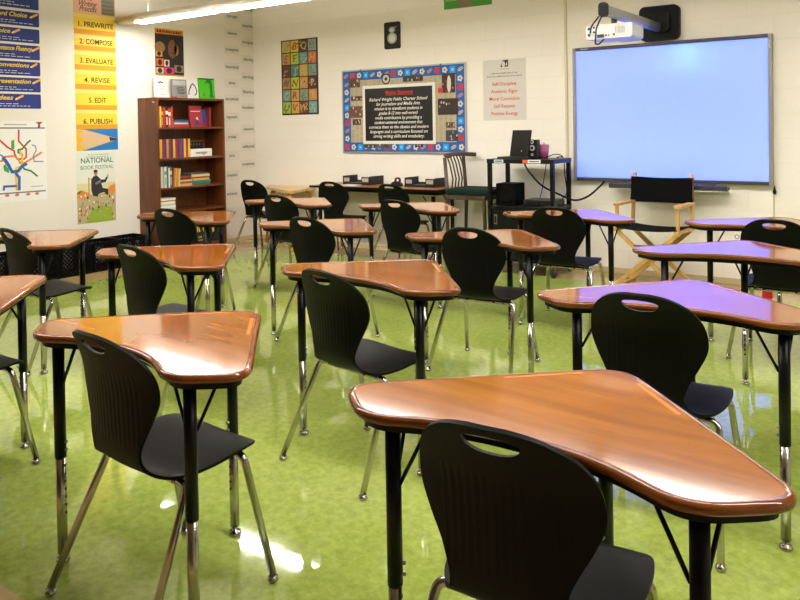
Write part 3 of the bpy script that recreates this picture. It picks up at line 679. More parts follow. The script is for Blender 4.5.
face_book('display_book', 'black magazine with yellow letters on the bottom shelf', yb, SZ[4]+.002, .17, .30, '14130f', dr2, BX1-.03)
face_book('display_book', 'second black magazine with a yellow strip, bottom shelf, at the right', yb+.20, SZ[4]+.002, .12, .28, '181610', lambda m, w, h: m.rect(w*.3, h*.35, w*.6, h*.8, TX('c2a92c'), 0), BX1-.04)
# display books on top of the bookcase
def bt(px): return on_left(px, 95, -6.93)[0]
def d_white(m, w, h): m.text('A poem', w*.5, h*.42, .03, INK, 0, 'c', w*.45, .0, .3) if False else None; m.stroke([(w*.3, h*.76), (w*.42, h*.82), (w*.6, h*.78)], .014, TX('3c3a38'), 0); [m.stroke([(w*a, h*b), (w*c, h*b)], .005, TX('9d9a94'), 0) for a, b, c in ((.3, .52, .68), (.25, .46, .72), (.4, .36, .55), (.3, .2, .75))]
def d_grey(m, w, h): m.rect(w*.06, h*.70, w*.94, h*.93, TX('b9b6b0'), 0); [m.stroke([(w*a, h*b), (w*c, h*b)], .008, TX('4a4845'), .0006) for a, b, c in ((.35, .58, .75), (.3, .5, .85), (.35, .42, .8), (.3, .34, .9), (.4, .27, .8))]; m.rect(0, 0, w*.3, h*.12, TX('c8323a'), .0006)
def d_pen(m, w, h): m.stroke([(w*.12, h*.25), (w*.14, h*.42), (w*.34, h*.72), (w*.52, h*.82), (w*.72, h*.70), (w*.86, h*.45), (w*.8, h*.30), (w*.66, h*.22)], .014, TX('4b4a4a'), 0); m.stroke([(w*.2, h*.5), (w*.4, h*.66)], .006, TX('7d7b78'), .0006)
def d_green(m, w, h): m.rect(0, h*.93, w, h, TX('0f6a1c'), 0); m.poly([(w*.62, h*.1), (w*.92, h*.1), (w*.84, h*.22), (w*.84, h*.75), (w*.78, h*.95), (w*.5, h*.94), (w*.34, h*.68), (w*.5, h*.80), (w*.66, h*.76), (w*.68, h*.3)], TX('0d7a2e'), .0006); m.poly([(w*.25, h*.15), (w*.33, h*.15), (w*.31, h*.3), (w*.24, h*.28)], TX('7b3a34'), .0006)
for px0, px1, py0, c, dr, lab in ((155.5, 170, 77.8, 'e6e3dc', d_white, 'white book with a small dark drawing, leftmost on top of the bookcase'), (173.5, 188, 79, '8f8d88', d_grey, 'grey book with a red corner standing on top of the bookcase'),
        (188.5, 199.5, 80, 'e8e6e0', d_pen, 'white book with a curved sketch, third along the bookcase top'), (200.5, 216, 78, '4fc21a', d_green, 'bright green book with a dark green tree, right end of the bookcase top')):
    ya, yb = bt(px0), bt(px1); zt = on_left((px0+px1)/2, py0, -6.93)[1]
    face_book('display_book', lab, ya, BH+.002, yb-ya, zt-BH-.004, c, dr, -6.94, 5)

# ------------------------------------------------------------------ milk crates along the left wall
def make_crate():
    r = empty('milk_crate'); L, Dp, Hh = .325, .30, .285; c = M('040404', .5, 0., .12)
    def lattice(w, h):   # frame with diagonal lattice, in x/y, thickness .008
        m = MB(); b = .022
        for lo, hi in (((0, 0), (w, b)), ((0, h-b*1.6), (w, h)), ((0, b), (b, h-b*1.6)), ((w-b, b), (w, h-b*1.6))): m.box((*lo, 0), (*hi, .009), c)
        n = 7; x0, x1, y0, y1 = b, w-b, b, h-b*1.6
        for sgn in (1, -1):
            for k in range(-n, 2*n):
                a = x0+(x1-x0)*k/n; P = []
                for y in (y0, y1):
                    x = a+(y-y0)*sgn+(0 if sgn > 0 else (y1-y0)*0)
                    P.append((x, y))
                (xa, ya), (xb, yb) = P
                def clip(xa, ya, xb, yb):
                    d = xb-xa; t0, t1 = 0., 1.
                    if abs(d) < 1e-9: return None
                    for lim, s_ in ((x0, 1), (x1, -1)):
                        t = (lim-xa)/d
                        if (d > 0) == (s_ > 0): t0 = max(t0, t)
                        else: t1 = min(t1, t)
                    if t1-t0 < .05: return None
                    return (xa+d*t0, ya+(yb-ya)*t0, xa+d*t1, ya+(yb-ya)*t1)
                q_ = clip(xa, ya, xb, yb)
                if q_:
                    d = Vector((q_[2]-q_[0], q_[3]-q_[1])).normalized(); nx, ny = -d.y*.004, d.x*.004
                    m.prism([(q_[0]+nx, q_[1]+ny), (q_[0]-nx, q_[1]-ny), (q_[2]-nx, q_[3]-ny), (q_[2]+nx, q_[3]+ny)], .0015, .0075, c)
        return m
    ex = Matrix.Translation((Dp/2-.009, -L/2, 0)) @ LEFTROT
    for s in (0, 1):
        a = lattice(L, Hh).build('side_wall', r); a.matrix_local = Matrix.Translation(((Dp/2-.009) if s else -Dp/2, -L/2, 0)) @ LEFTROT
        b = lattice(Dp-.02, Hh).build('end_wall', r); b.matrix_local = Matrix.Translation((-Dp/2+.01, L/2 if s else -L/2+.009, 0)) @ BACKROT
    f = lattice(L-.02, Dp-.02).build('base', r); f.matrix_local = Matrix(((0, -1, 0, Dp/2-.01), (1, 0, 0, -L/2+.01), (0, 0, 1, .001), (0, 0, 0, 1)))
    return r
cr0 = make_crate(); yy_ = 1.98
for k in range(9):
    o = cr0 if k == 0 else copy_tree(cr0)
    o.location = (-6.865+random.uniform(-.006, .006), yy_+.1625, .0); o.rotation_euler.z = R_(random.uniform(-1, 1)); yy_ += .34
    tag(o, 'black plastic lattice milk crate in the row on the floor along the left wall', 'crate', 'milk crates along the left wall')

# ------------------------------------------------------------------ back wall
o, w, h, th = panel('letter_poster', 'tall poster of colourful letter tiles in a grid on the back wall', 'poster', 'B', (281, 41, 319, 114.2), paper='2a1c14')
pal = ['c9b04a', 'd8b23c', '5a3018', '7f9a98', 'c98a2c', 'b3c22c', '4f98a6', 'd06a24', '5e3216', '3f7f78', 'd0a03c', '6f9a92', 'c07838', 'b8c234', 'cf8a34', '5a1f16', '5f9490', 'd29a4c', '76988c', 'c98444', '9cbf38', 'd69a3e', '7a2c14', '6a9ea2']
tl = MB(); tx = MB()
for i in range(24):
    cx, ry = i % 4, i//4; x0 = w*(.03+.2375*cx); y1 = h*(.985-.1625*ry); x1 = x0+w*.215; y0 = y1-h*.150
    tl.rect(x0, y0, x1, y1, M(pal[i], .5), th+Z1)
    for q_ in range(9):
        ax = random.uniform(x0, x1-.03); ay = random.uniform(y0, y1-.03); tl.poly([(ax, ay), (ax+.03, ay+.008), (ax+.02, ay+.028)], M(random.choice(pal), .5), th+Z2)
    tx.text('ABCDEFGHIJKLMNOPQRSTUVWX'[i], (x0+x1)/2, y0+h*.03, .085, M(random.choice(['b8a878', '6a4a2c', '9fa88c', '5a6a60', '8a7444']), .5), th+Z3, 'c', None, .01, random.choice([0, .3]))
tl.build('tile_print', o); tx.build('lettering', o)
o, w, h, th = panel('wall_plaque', 'small black rounded plaque with a pale crest, above the bulletin board', 'plaque', 'B', (384.5, 23, 400.8, 48.2), th=.012, paper='17130f', r=.02)
mb = MB(); cxp = w*.52
for pts, c, z in ((ellipse(cxp-.004, h*.40, w*.30, h*.21, 24), '9fae98', Z1), (ellipse(cxp-.004, h*.40, w*.19, h*.145, 20), 'd9cfd0', Z2), (ellipse(cxp-.004, h*.71, w*.2, h*.115, 20), '9fae98', Z1), (ellipse(cxp-.006, h*.70, w*.09, h*.06, 14), 'd9cfd0', Z2)): mb.poly(pts, TX(c), th+z)
mb.stroke([(w*.62, h*.76), (w*.78, h*.82)], .012, TX('8f9a86'), th+Z2); mb.build('crest', o)
o, w, h, th = panel('green_poster', 'green poster at the top edge of the photo, bottom strip showing', 'poster', 'B', (443.5, -28, 492, 4.2), paper='4a9a3a')
MB().rect(w*.04, h*.2, w*.96, h*.8, TX('7ab85a'), th+Z1).poly([(w*.45+a, h*.15+b) for a, b in ellipse(0, 0, .09, .06, 16)], TX('8a7a52'), th+Z2).build('picture', o)
# bulletin board
bx0, bz1 = on_back(343.8, 72.2); bx1, bz0 = on_back(466.5, 152.2)
o, w, h, th = make_panel('bulletin_board', 'bulletin board with blue patterned border and a black mission statement', 'bulletin board', 'B', bx0, bx1, bz0, bz1, th=.018, paper='cfc3a4')
fr = MB(); g = .014; sv = M('b9b6ae', .4, .5)
for lo, hi in (((-g, -g), (w+g, 0)), ((-g, h), (w+g, h+g)), ((-g, 0), (0, h)), ((w, 0), (w+g, h))): fr.box((*lo, 0), (*hi, .024), sv, bev=.002)
fr.build('frame', o)
b = MB(); B_ = .105; k = 0; rb = random.Random(3)
def strip(x0, y0, x1, y1, horiz):
    global k
    b.rect(x0, y0, x1, y1, TX('1f5fae'), th+Z1); n = int(round((x1-x0 if horiz else y1-y0)/.092))
    for i in range(n):
        t = (i+.5)/n; cx = x0+(x1-x0)*t if horiz else (x0+x1)/2; cy = (y0+y1)/2 if horiz else y0+(y1-y0)*t
        kind = k % 6; k += 1; r = .034
        if kind == 0: b.poly([(cx+x, cy+y) for x, y in [(-r, -r*.8), (r*.8, -r), (r, r*.8), (-r*.7, r)]], TX('cc2f28'), th+Z2)
        elif kind == 2: b.rect(cx-r, cy-r, cx+r, cy+r, TX('2f9be0'), th+Z2); b.rect(cx-r*.4, cy-r*.4, cx+r*.4, cy+r*.4, TX('7fd0f4'), th+Z3)
        elif kind in (1, 4):
            for a in range(5): b.poly([(cx+x+r*.6*math.cos(a*1.257), cy+y+r*.6*math.sin(a*1.257)) for x, y in ellipse(0, 0, r*.42, r*.42, 8)], TX('d9cfba'), th+Z2+a*1e-5)
            b.poly([(cx+x, cy+y) for x, y in ellipse(0, 0, r*.3, r*.3, 8)], TX('3f4a5a'), th+Z3)
        else: b.poly([(cx+x, cy+y) for x, y in ellipse(0, 0, r*1.2, r*.5, 10, .5)], TX('cbb7a2' if kind == 3 else 'c98a7a'), th+Z2); b.stroke([(cx-r, cy-r*.5), (cx+r, cy+r*.5)], .005, TX('55504a'), th+Z3)
strip(0, 0, w, B_, True); strip(0, h-B_, w, h, True); strip(0, B_, B_, h-B_, False); strip(w-B_, B_, w, h-B_, False)
b.build('border', o)
news = MB(); rn = random.Random(12)
px2 = lambda X, Y: (on_back(X, Y)[0]-bx0, on_back(X, Y)[1]-bz0)
news.rect(B_, B_, w-B_, h-B_, TX('b9ab8c'), th+Z1)
x = B_+.01
while x < w-B_-.03:
    yv = B_+.01
    while yv < h-B_-.012:
        if rn.random() < .8: news.rect(x, yv, x+rn.uniform(.035, .05), yv+.006, TX('9c9178'), th+Z2)
        yv += .013
    x += .062
for X0, Y0, X1, Y1, c in ((350, 78, 361, 88, '5a4438'), (352, 96, 363, 101, '4a4038'), (350, 106, 365, 118, '6a4a3c'), (354, 119, 362, 125, '4a423a'), (404, 75, 424, 82, '3f3a36'), (443, 73, 456, 93, '43291f'), (439, 98, 459, 115, '3a2a20'), (447, 122, 456, 128, '6a5a42'), (447, 130, 459, 141, '38404e'), (366, 141, 377, 148, '4a443c'), (380, 141, 390, 148, '55503f'), (416, 140, 424, 147, '3a2f2a')):
    a = px2(X0, Y1); c_ = px2(X1, Y0); news.rect(a[0], a[1], c_[0], c_[1], TX(c), th+Z3)
    for q_ in range(7):
        ax = rn.uniform(a[0], c_[0]-.02); ay = rn.uniform(a[1], c_[1]-.03); news.poly([(ax+.01+x_, ay+.015+y_) for x_, y_ in ellipse(0, 0, .009, .014, 7)], TX(rn.choice(['b07a58', 'd8c4a8', '8d2f28', '2a2420', 'caa274'])), th+Z4)
a = px2(387, 79); news.poly([(a[0]+x_, a[1]+y_) for x_, y_ in ellipse(0, 0, .06, .06, 22)], TX('2c2a26'), th+Z3); news.poly([(a[0]+x_, a[1]+y_) for x_, y_ in ellipse(0, 0, .045, .045, 22)], TX('c9bea4'), th+Z4); news.poly([(a[0]+x_, a[1]+y_) for x_, y_ in ellipse(0, 0, .02, .02, 12)], TX('3a3732'), th+Z4+.0004)
a = px2(439, 93); news.rect(a[0], a[1], a[0]+.06, a[1]+.05, TX('cc3a2c'), th+Z4)
news.poly([(px2(450, 84)[0]+x_, px2(450, 84)[1]+y_) for x_, y_ in ellipse(0, 0, .025, .09, 12)], TX('d9d2c2'), th+Z4+.0005)
news.build('newspaper_backing', o)
pa = px2(364.5, 144); pb = px2(436, 82)
st = MB(); st.rect(pa[0], pa[1], pb[0], pb[1], TX('e6e2da'), th+.0034); i_ = .035; st.rect(pa[0]+i_, pa[1]+i_, pb[0]-i_, pb[1]-i_, M('0d0c0b', .35), th+.004); st.build('mission_sheet', o)
tx = MB(); cxm = (pa[0]+pb[0])/2; H_ = pb[1]-pa[1]; top = pb[1]-i_
tx.text('Mission Statement', cxm+.02, top-.072, .042, TX('d8352c'), th+.0046, 'c', .36, .01); tx.rect(cxm-.16, top-.083, cxm+.2, top-.079, TX('d8352c'), th+.0046)
lines = [('Richard Wright Public Charter School', .80), ('for Journalism and Media Arts', .60), ('mission is to transform students in', .66), ('grades 8-12 into well-versed', .54), ('media contributors by providing a', .64), ('student-centered environment that', .66), ('connects them to the classics and modern', .82), ('languages and a curriculum focused on', .79), ('strong writing skills and vocabulary.', .70)]
for i, (s_, ww) in enumerate(lines): tx.text(s_, cxm, top-.142-i*.0505, .034, TX('eeeae0'), th+.0046, 'c', ww*.97, .012, .28)
tx.build('lettering', o)
pn = MB()
for X, Y in ((362, 70.5), (442, 65.2)): a = px2(X, Y+.5); pn.cyl((a[0], h+g*.5, .024), .008, .012, M('3a3a3a', .4), 8)
pn.build('push_pin', o)
# core values poster
o, w, h, th = panel('values_poster', 'white poster of red core values such as Self-Discipline and Positive Energy', 'poster', 'B', (482.8, 61, 526.6, 119.8), paper='dcd6cc')
tx = MB(); red = TX('d6482a')
for i, (s_, ww) in enumerate((('Self-Discipline', .56), ('Academic Rigor', .62), ('Moral Conviction', .70), ('Self-Respect', .50), ('Positive Energy', .62))): tx.text(s_, w*.5, h*(.575-.122*i), .034, red, th+Z2, 'c', w*ww, .012)
tx.text('CORE VALUES EMPLOYED BY THE', w*.5, h*.765, .013, INK, th+Z2, 'c', w*.62, .01); tx.text('STAFF AND ADMINISTRATION OF STUDENTS', w*.5, h*.715, .013, INK, th+Z2, 'c', w*.82, .01)
tx.build('lettering', o)
mb = MB(); mb.poly([(w*.42, h*.88), (w*.60, h*.88), (w*.60, h*1.0-.004), (w*.47, h*.985), (w*.44, h*.93)], TX('1c1a18'), th+Z1); mb.poly([(w*.49+a, h*.925+b_) for a, b_ in ellipse(0, 0, .02, .028, 12)], TX('d9cfc0'), th+Z2); mb.poly([(w*.54, h*.90), (w*.58, h*.90), (w*.57, h*.97)], TX('d9cfc0'), th+Z2); mb.rect(w*.4, h*.84, w*.62, h*.852, TX('b8a890'), th+Z1)
mb.build('logo', o)

# ------------------------------------------------------------------ projection board
sx0, sx1, sz0, sz1 = -2.785, -1.088, .840, 2.070; SD = .045
BOARDY = WY-SD
wb = empty('projection_board', (0, 0, 0)); tag(wb, 'large interactive whiteboard lit pale blue by the projector on the back wall', 'whiteboard')
def board_mat():
    t = NT('whiteboard_surface'); t.inp(Base_Color=(.375, .43, .45, 1), Roughness=.36); t.b.inputs['Specular IOR Level'].default_value = .5; return t.m
MB().box((sx0+.02, BOARDY, sz0+.02), (sx1-.02, WY-.002, sz1-.02), board_mat()).build('screen_surface', wb)
fm = M('98948f', .4, .2); ft = .03
MB().box((sx0, BOARDY-.012, sz0), (sx0+ft, WY-.001, sz1), fm, bev=.004).build('side_frame', wb)
MB().box((sx1-ft, BOARDY-.012, sz0), (sx1, WY-.001, sz1), fm, bev=.004).build('side_frame', wb)
MB().box((sx0+ft, BOARDY-.012, sz1-ft), (sx1-ft, WY-.001, sz1), M('3f3d42', .4, .3), bev=.003).build('top_frame', wb)
MB().box((sx0+ft, BOARDY-.012, sz0), (sx1-ft, WY-.001, sz0+ft), M('4a484e', .4, .3), bev=.003).build('bottom_frame', wb)
MB().text('SMART', sx0+.08, sz1-.021, .012, M('cfcfcf', .4), 0, 'l', .075, .01).build('lettering', wb).matrix_local = Matrix(((1, 0, 0, 0), (0, 0, -1, BOARDY-.0128), (0, 1, 0, 0), (0, 0, 0, 1)))
MB().tube([(sx1-.016, BOARDY-.014, sz1-.05), (sx1-.02, BOARDY-.016, sz1-.09), (sx1-.012, BOARDY-.014, sz1-.12)], .008, M('d8d6d0', .5), 8).build('cable_clip', wb)
tr = MB(); txa, txb = on_back(613, 184, BOARDY)[0], on_back(730, 186, BOARDY)[0]
tr.prism([(0, -.012), (-.08, -.022), (-.098, -.012), (-.102, .022), (-.094, .024), (-.085, .010), (0, .010)], 0, txb-txa, M('4a4a58', .35, .3), Matrix(((0, 0, 1, txa), (1, 0, 0, BOARDY-.013), (0, 1, 0, sz0-.030), (0, 0, 0, 1))))
tr.build('pen_tray', wb)
for k, (xx, c, nm) in enumerate(((txa+.66, '1f3fa8', 'blue'), (txa+.80, '2a2a34', 'black'))):
    m_ = MB(); m_.tube([(0, 0, .008), (.10, 0, .008)], .008, M(c, .4), 10); pe_ = m_.build('marker'); pe_.location = (xx, BOARDY-.062, sz0-.0175); tag(pe_, '%s marker lying in the tray under the projection board' % nm, 'marker', 'markers in the tray')
mb = MB(); xk = on_back(775, 190)[0]
mb.lathe([(0, -.025), (.012, -.02), (.015, 0), (.008, .02), (.004, .05), (0, .05)], BLACK, 10, at=(xk, WY-.018, .79)); o = mb.build('cord_plug'); tag(o, 'small black plug hanging below the right corner of the projection board', 'plug')
# projector and arm
PXX, PZ = -1.985, 2.235
pr = empty('projector_mount', (PXX, WY, PZ)); tag(pr, 'silver projector arm on a black wall plate above the projection board', 'projector mount')
MB().prism(rrect(.345, .30, .05, 6), .002, .055, M('060607', .45, 0., .15), BACKROT).build('wall_plate', pr)
mbp = MB(); mbp.prism(rrect(.20, .17, .04, 5), .055, .085, M('080809', .45, 0., .15), BACKROT); mbp.build('plate_boss', pr)
AL = 1.38; am = Matrix.Translation((-.005, 0, -.04)) @ BACKROT
a_ = MB(); a_.prism(rrect(.06, .078, .018, 4), .085, AL, M('a9abb0', .3, .85), am); a_.box((-.0375, -AL, -.046), (-.0345, -.09, -.034), M('17171a', .5)); a_.build('arm', pr)
MB().prism(rrect(.068, .105, .025, 5), AL, AL+.03, M('080809', .5, 0., .15), am).build('end_cap', pr)
PRJY = WY-1.06
pj = empty('projector', (PXX-.045, PRJY, PZ-.172)); tag(pj, 'white short-throw projector hanging under the silver arm', 'projector')
bm_ = MB(); wht = M('c2c0bc', .4)
bm_.prism(rrect(.36, .11, .02, 4), -.14, .12, wht, Matrix(((1, 0, 0, 0), (0, 0, -1, 0), (0, 1, 0, 0), (0, 0, 0, 1))))
bm_.build('body', pj)
MB().prism(rrect(.19, .085, .035, 5), -.24, -.14, wht, Matrix(((1, 0, 0, .04), (0, 0, -1, 0), (0, 1, 0, -.012), (0, 0, 0, 1)))).build('lens_hood', pj)
MB().prism(ellipse(.04, 0, .03, .018, 18), -.244, -.2402, M('08080c', .1), Matrix(((1, 0, 0, 0), (0, 0, -1, 0), (0, 1, 0, -.012), (0, 0, 0, 1)))).build('lens', pj)
PM = Matrix(((1, 0, 0, 0), (0, 0, -1, 0), (0, 1, 0, 0), (0, 0, 0, 1)))
for x, z_, r_ in ((-.155, .028, .012), (-.155, -.02, .012), (-.115, .035, .009), (-.115, .0, .009), (-.02, -.03, .008), (.0, -.03, .006), (.04, -.028, .009)):
    MB().cyl((x, z_, .1195), r_, .003, M('1a1a1c', .5), 10, mx=Matrix(((1, 0, 0, 0), (0, 0, -1, 0), (0, 1, 0, 0), (0, 0, 0, 1)))).build('port', pj)
for o_ in [c_ for c_ in pj.children if c_.name.startswith('port')]:
    for v_ in o_.data.vertices: v_.co.y = -v_.co.y if v_.co.y > 0 else v_.co.y
MB().box((-.09, -.1235, -.045), (-.035, -.1195, -.02), M('17171a', .5)).build('connector', pj)
mb = MB()
mb.box((.048, -.1205, -.022), (.126, -.1195, .032), M('c8c6c0', .4))
for k in range(7): mb.box((.05+k*.011, -.1225, -.02), (.055+k*.011, -.1205, .03), M('8f8d88', .5))
mb.build('vent', pj)
MB().cyl((.0, 0, .055), .022, .05, M('2a2a2e', .4), 14).box((-.05, -.03, .056), (.05, .03, .064), M('2a2a2e', .4)).build('bracket', pj)
cb = MB(); cb.tube(fillet([(PXX-.04, WY-AL-.01, PZ-.085), (PXX-.09, WY-AL-.03, PZ-.15), (PXX-.18, PRJY-.15, PZ-.18), (PXX-.185, PRJY-.124, PZ-.165)], .05), .006, BLACK, 8); o = cb.build('projector_cable'); tag(o, 'black cable from the arm tip to the left side of the projector', 'cable', 'projector cables')
cb = MB(); cb.tube(fillet([(PXX-.02, WY-AL-.01, PZ-.085), (PXX-.06, WY-AL-.02, PZ-.17), (PXX-.14, PRJY-.15, PZ-.265), (PXX-.11, PRJY-.15, PZ-.27), (PXX-.08, PRJY-.126, PZ-.23)], .05), .006, BLACK, 8); o = cb.build('projector_cable'); tag(o, 'black cable looping under the projector from the arm tip', 'cable', 'projector cables')
# the projector's beam: a shaped lamp at the lens that fills the board
ld = bpy.data.lights.new('projector_beam', 'SPOT'); lo = bpy.data.objects.new('projector_beam', ld); COL.objects.link(lo)
LP = Vector((PXX+.02, PRJY+.262, PZ-.202)); lo.location = LP; lo.rotation_euler = (PI/2, 0, 0)
ld.spot_size = R_(168); ld.spot_blend = 0; ld.shadow_soft_size = .012; ld.use_nodes = True; ld.energy = 1.0
nt = ld.node_tree; em = [n for n in nt.nodes if n.type == 'EMISSION'][0]
def lm(op, a, b=0.):
    x = nt.nodes.new('ShaderNodeMath'); x.operation = op
    for s_, v in zip(x.inputs, (a, b)):
        if hasattr(v, 'is_output'): nt.links.new(v, s_)
        else: s_.default_value = v
    return x.outputs[0]
tc = nt.nodes.new('ShaderNodeTexCoord'); sp = nt.nodes.new('ShaderNodeSeparateXYZ'); nt.links.new(tc.outputs['Normal'], sp.inputs[0])
dist = BOARDY-LP.y
nz_ = lm('ABSOLUTE', sp.outputs[2]); u = lm('DIVIDE', sp.outputs[0], nz_); v = lm('DIVIDE', sp.outputs[1], nz_)
def band(val, lo_, hi_): return lm('MULTIPLY', lm('GREATER_THAN', val, lo_), lm('LESS_THAN', val, hi_))
mask = lm('MULTIPLY', band(u, (sx0+.032-LP.x)/dist, (sx1-.032-LP.x)/dist), band(v, (sz0+.034-LP.z)/dist, (sz1-.034-LP.z)/dist))
fall = lm('POWER', lm('ADD', 1., lm('ADD', lm('MULTIPLY', u, u), lm('MULTIPLY', v, v))), 1.5)
nt.links.new(lm('MULTIPLY', lm('MULTIPLY', mask, fall), BEAM), em.inputs['Strength']); em.inputs['Color'].default_value = (.03, .095, 1.0, 1)

# ------------------------------------------------------------------ equipment cart
cx0_, cx1_, cy0_, cy1_ = -3.435, -2.775, 6.30, 6.70
ct = empty('equipment_cart', (cx0_, cy0_, 0)); tag(ct, 'black metal equipment cart on castors beside the projection board', 'cart')
CW, CD = cx1_-cx0_, cy1_-cy0_; ck = M('050506', .4, 0., .3)
for x, y in ((0, 0), (CW-.035, 0), (0, CD-.035), (CW-.035, CD-.035)):
    lg = MB().box((x, y, .10), (x+.035, y+.035, 1.02), ck, bev=.003).build('post', ct)
    ca = MB(); ca.tube([(x+.0075, y+.0175, .04), (x+.0275, y+.0175, .04)], .04, M('111111', .5), 16); ca.box((x+.002, y+.005, .055), (x+.006, y+.03, .10), STEEL); ca.box((x+.029, y+.005, .055), (x+.033, y+.03, .10), STEEL); ca.build('castor', lg)
MB().box((-.004, -.004, 1.015), (CW+.004, CD+.004, 1.055), ck, bev=.005).build('top_shelf', ct)
MB().box((.0, .0, .60), (CW, CD, .625), ck, bev=.003).build('middle_shelf', ct)
MB().box((.036, .012, .20), (CW-.036, CD-.012, .595), ck, bev=.003).build('cabinet', ct)
MB().box((.06, .006, .45), (.092, .0118, .54), M('7d7358', .5), bev=.002).box((.065, .0035, .462), (.087, .0058, .528), M('141414', .5)).build('cabinet_handle', ct)
MB().box((.0, .0, .12), (CW, CD, .14), ck, bev=.003).build('bottom_shelf', ct)
for a, b_, m1, nm in ((.075, .17, [('b8d4d8', 0, 1)], 'label_sticker'), (.365, .54, [('e0562a', 0, .3), ('e6e2da', .3, 1)], 'label_sticker')):
    m_ = MB()
    for c, f0, f1 in m1: m_.box((a+(b_-a)*f0, -.0062, 1.021), (a+(b_-a)*f1, -.0042, 1.05), TX(c))
    m_.box((a+.01+(b_-a)*.3*(len(m1) > 1), -.0066, 1.03), (b_-.012, -.0060, 1.041), TX('55606a')); m_.build(nm, ct)
lp_ = empty('laptop', (-3.19, 6.33, 1.0555), R_(-8)); tag(lp_, 'open black laptop on top of the equipment cart', 'laptop')
MB().box((-.17, .0, 0), (.17, .235, .018), M('101012', .35), bev=.003).box((-.15, .03, .0182), (.15, .15, .0192), M('1e1e20', .6)).build('keyboard_base', lp_)
sc = MB(); sc.box((-.012, .0, 0), (0.0, .25, .265), M('060608', .4, 0., .25), bev=.003); so = sc.build('screen', lp_)
so.matrix_local = Matrix.Translation((.165, 0, .019)) @ Matrix.Rotation(R_(8), 4, 'Y')
MB().cyl((-.0065, .06, .09), .006, .001, M('c9c9cc', .3, .5), 10, mx=Matrix(((0, 0, -1, -.0125), (1, 0, 0, 0), (0, 1, 0, 0), (0, 0, 0, 1)))).build('badge', so)
# laptop faces sideways: lid plane square to the wall, keyboard to its left
so.matrix_local = Matrix.Translation((.165, .02, .0)) @ Matrix.Rotation(R_(76), 4, 'Z') @ Matrix.Rotation(R_(10), 4, 'Y')
sk = empty('desktop_speaker', (-3.005, 6.36, 1.0555), R_(6)); tag(sk, 'small black loudspeaker with pale cones beside the laptop on the cart', 'speaker')
MB().box((-.045, -.0, 0), (.045, .09, .175), M('050507', .4, 0., .3), bev=.004).build('cabinet', sk)
for z_, r_ in ((.155, .016), (.10, .026), (.04, .012)):
    MB().cyl((0, z_, 0), r_, .003, M('c8c4bc', .35, .3), 16, mx=BACKROT).cyl((0, z_, .003), r_*.55, .002, M('101012', .5), 14, mx=BACKROT).build('cone', sk)
cu = empty('tumbler', (-2.965, 6.53, 1.0555)); tag(cu, 'pink plastic tumbler beside the loudspeaker on the cart', 'cup')
MB().lathe([(0, 0), (.036, 0), (.048, .12), (.045, .12), (.034, .004), (0, .004)], M('b25a80', .3), 20).build('cup', cu); MB().lathe([(.049, .12), (.049, .126), (.02, .13), (.006, .131), (.006, .145), (0, .145)], M('b8879a', .3), 16).build('lid', cu)
am_ = empty('amplifier_box', (-3.28, 6.36, .6255)); tag(am_, 'black square loudspeaker box on the middle shelf of the cart', 'speaker')
MB().box((-.10, 0, 0), (.10, .20, .20), M('040404', .7, 0., .1), bev=.006).build('cabinet', am_); MB().lathe([(0, .0), (.06, .002), (.075, .006), (.08, .0)], M('060606', .7, 0., .1), 24, mx=Matrix.Translation((0, -.0005, .10)) @ BACKROT).build('grille', am_)
dv = empty('disc_player', (-2.96, 6.38, .6255)); tag(dv, 'flat black player box on the right of the cart middle shelf', 'player')
MB().box((-.15, 0, 0), (.15, .24, .055), M('0b0b0d', .35), bev=.003).build('case', dv); MB().box((-.12, -.002, .02), (.02, .0, .035), M('18181c', .2)).build('front_panel', dv)
for P, lab, r_ in (([(-2.88, 6.62, 1.06), (-2.85, 6.716, 1.07), (-2.85, 6.722, .9), (-2.82, 6.72, .72), (-2.80, 6.55, .69)], 'thin black cable hanging behind the right side of the cart', .005),
    ([(-3.02, 6.66, 1.06), (-3.02, 6.716, 1.05), (-3.06, 6.73, .85), (-3.10, 6.73, .66), (-3.08, 6.55, .635)], 'thin black cable hanging behind the middle of the cart', .004),
    ([(-3.05, 6.30, 1.01), (-3.02, 6.28, .97), (-2.9, 6.3, .82), (-2.70, 6.60, .66), (-2.62, 6.74, .70), (-2.53, 6.80, .80), (-2.50, 6.81, .835)], 'thick black cable sagging from the cart to the projection board', .009),
    ([(-2.93, 6.49, 1.065), (-2.84, 6.50, 1.10), (-2.80, 6.56, 1.08), (-2.82, 6.60, 1.063)], 'thin looping cable on top of the cart beside the tumbler', .004)):
    o = MB().tube(fillet(P, .12, 8), r_, BLACK, 8).build('cable'); tag(o, lab, 'cable', 'cables about the cart')

# ------------------------------------------------------------------ stool with green seat
stl = empty('counter_stool', (-3.912, 6.37, 0)); tag(stl, 'tall grey-brown wooden stool with dark green seat and slatted back', 'stool')
SW, SDp = .40, .36; sw = STOOLWOOD
for x, y, h_ in ((0, 0, 1.06), (0, SDp, 1.06), (SW, 0, .70), (SW, SDp, .70)):
    MB().tube([(x+(-.02 if x == 0 else .015), y, 0), (x, y, .68), (x-(.03 if x == 0 else 0), y, h_)], [.015, .019, .018], sw, 10).build('leg', stl)
for a, b_ in (((0, 0), (SW, 0)), ((0, SDp), (SW, SDp)), ((0, 0), (0, SDp)), ((SW, 0), (SW, SDp))):
    MB().box((min(a[0], b_[0])-.011, min(a[1], b_[1])-.011, .655), (max(a[0], b_[0])+.011, max(a[1], b_[1])+.011, .70), sw, bev=.003).build('apron', stl)
    MB().tube([(a[0], a[1], .26), (b_[0], b_[1], .26)], .010, sw, 8).build('stretcher', stl)
MB().box((-.015, -.025, .702), (SW+.06, SDp+.025, .76), M('0f241e', .85, 0., .2), bev=.02).build('seat', stl)
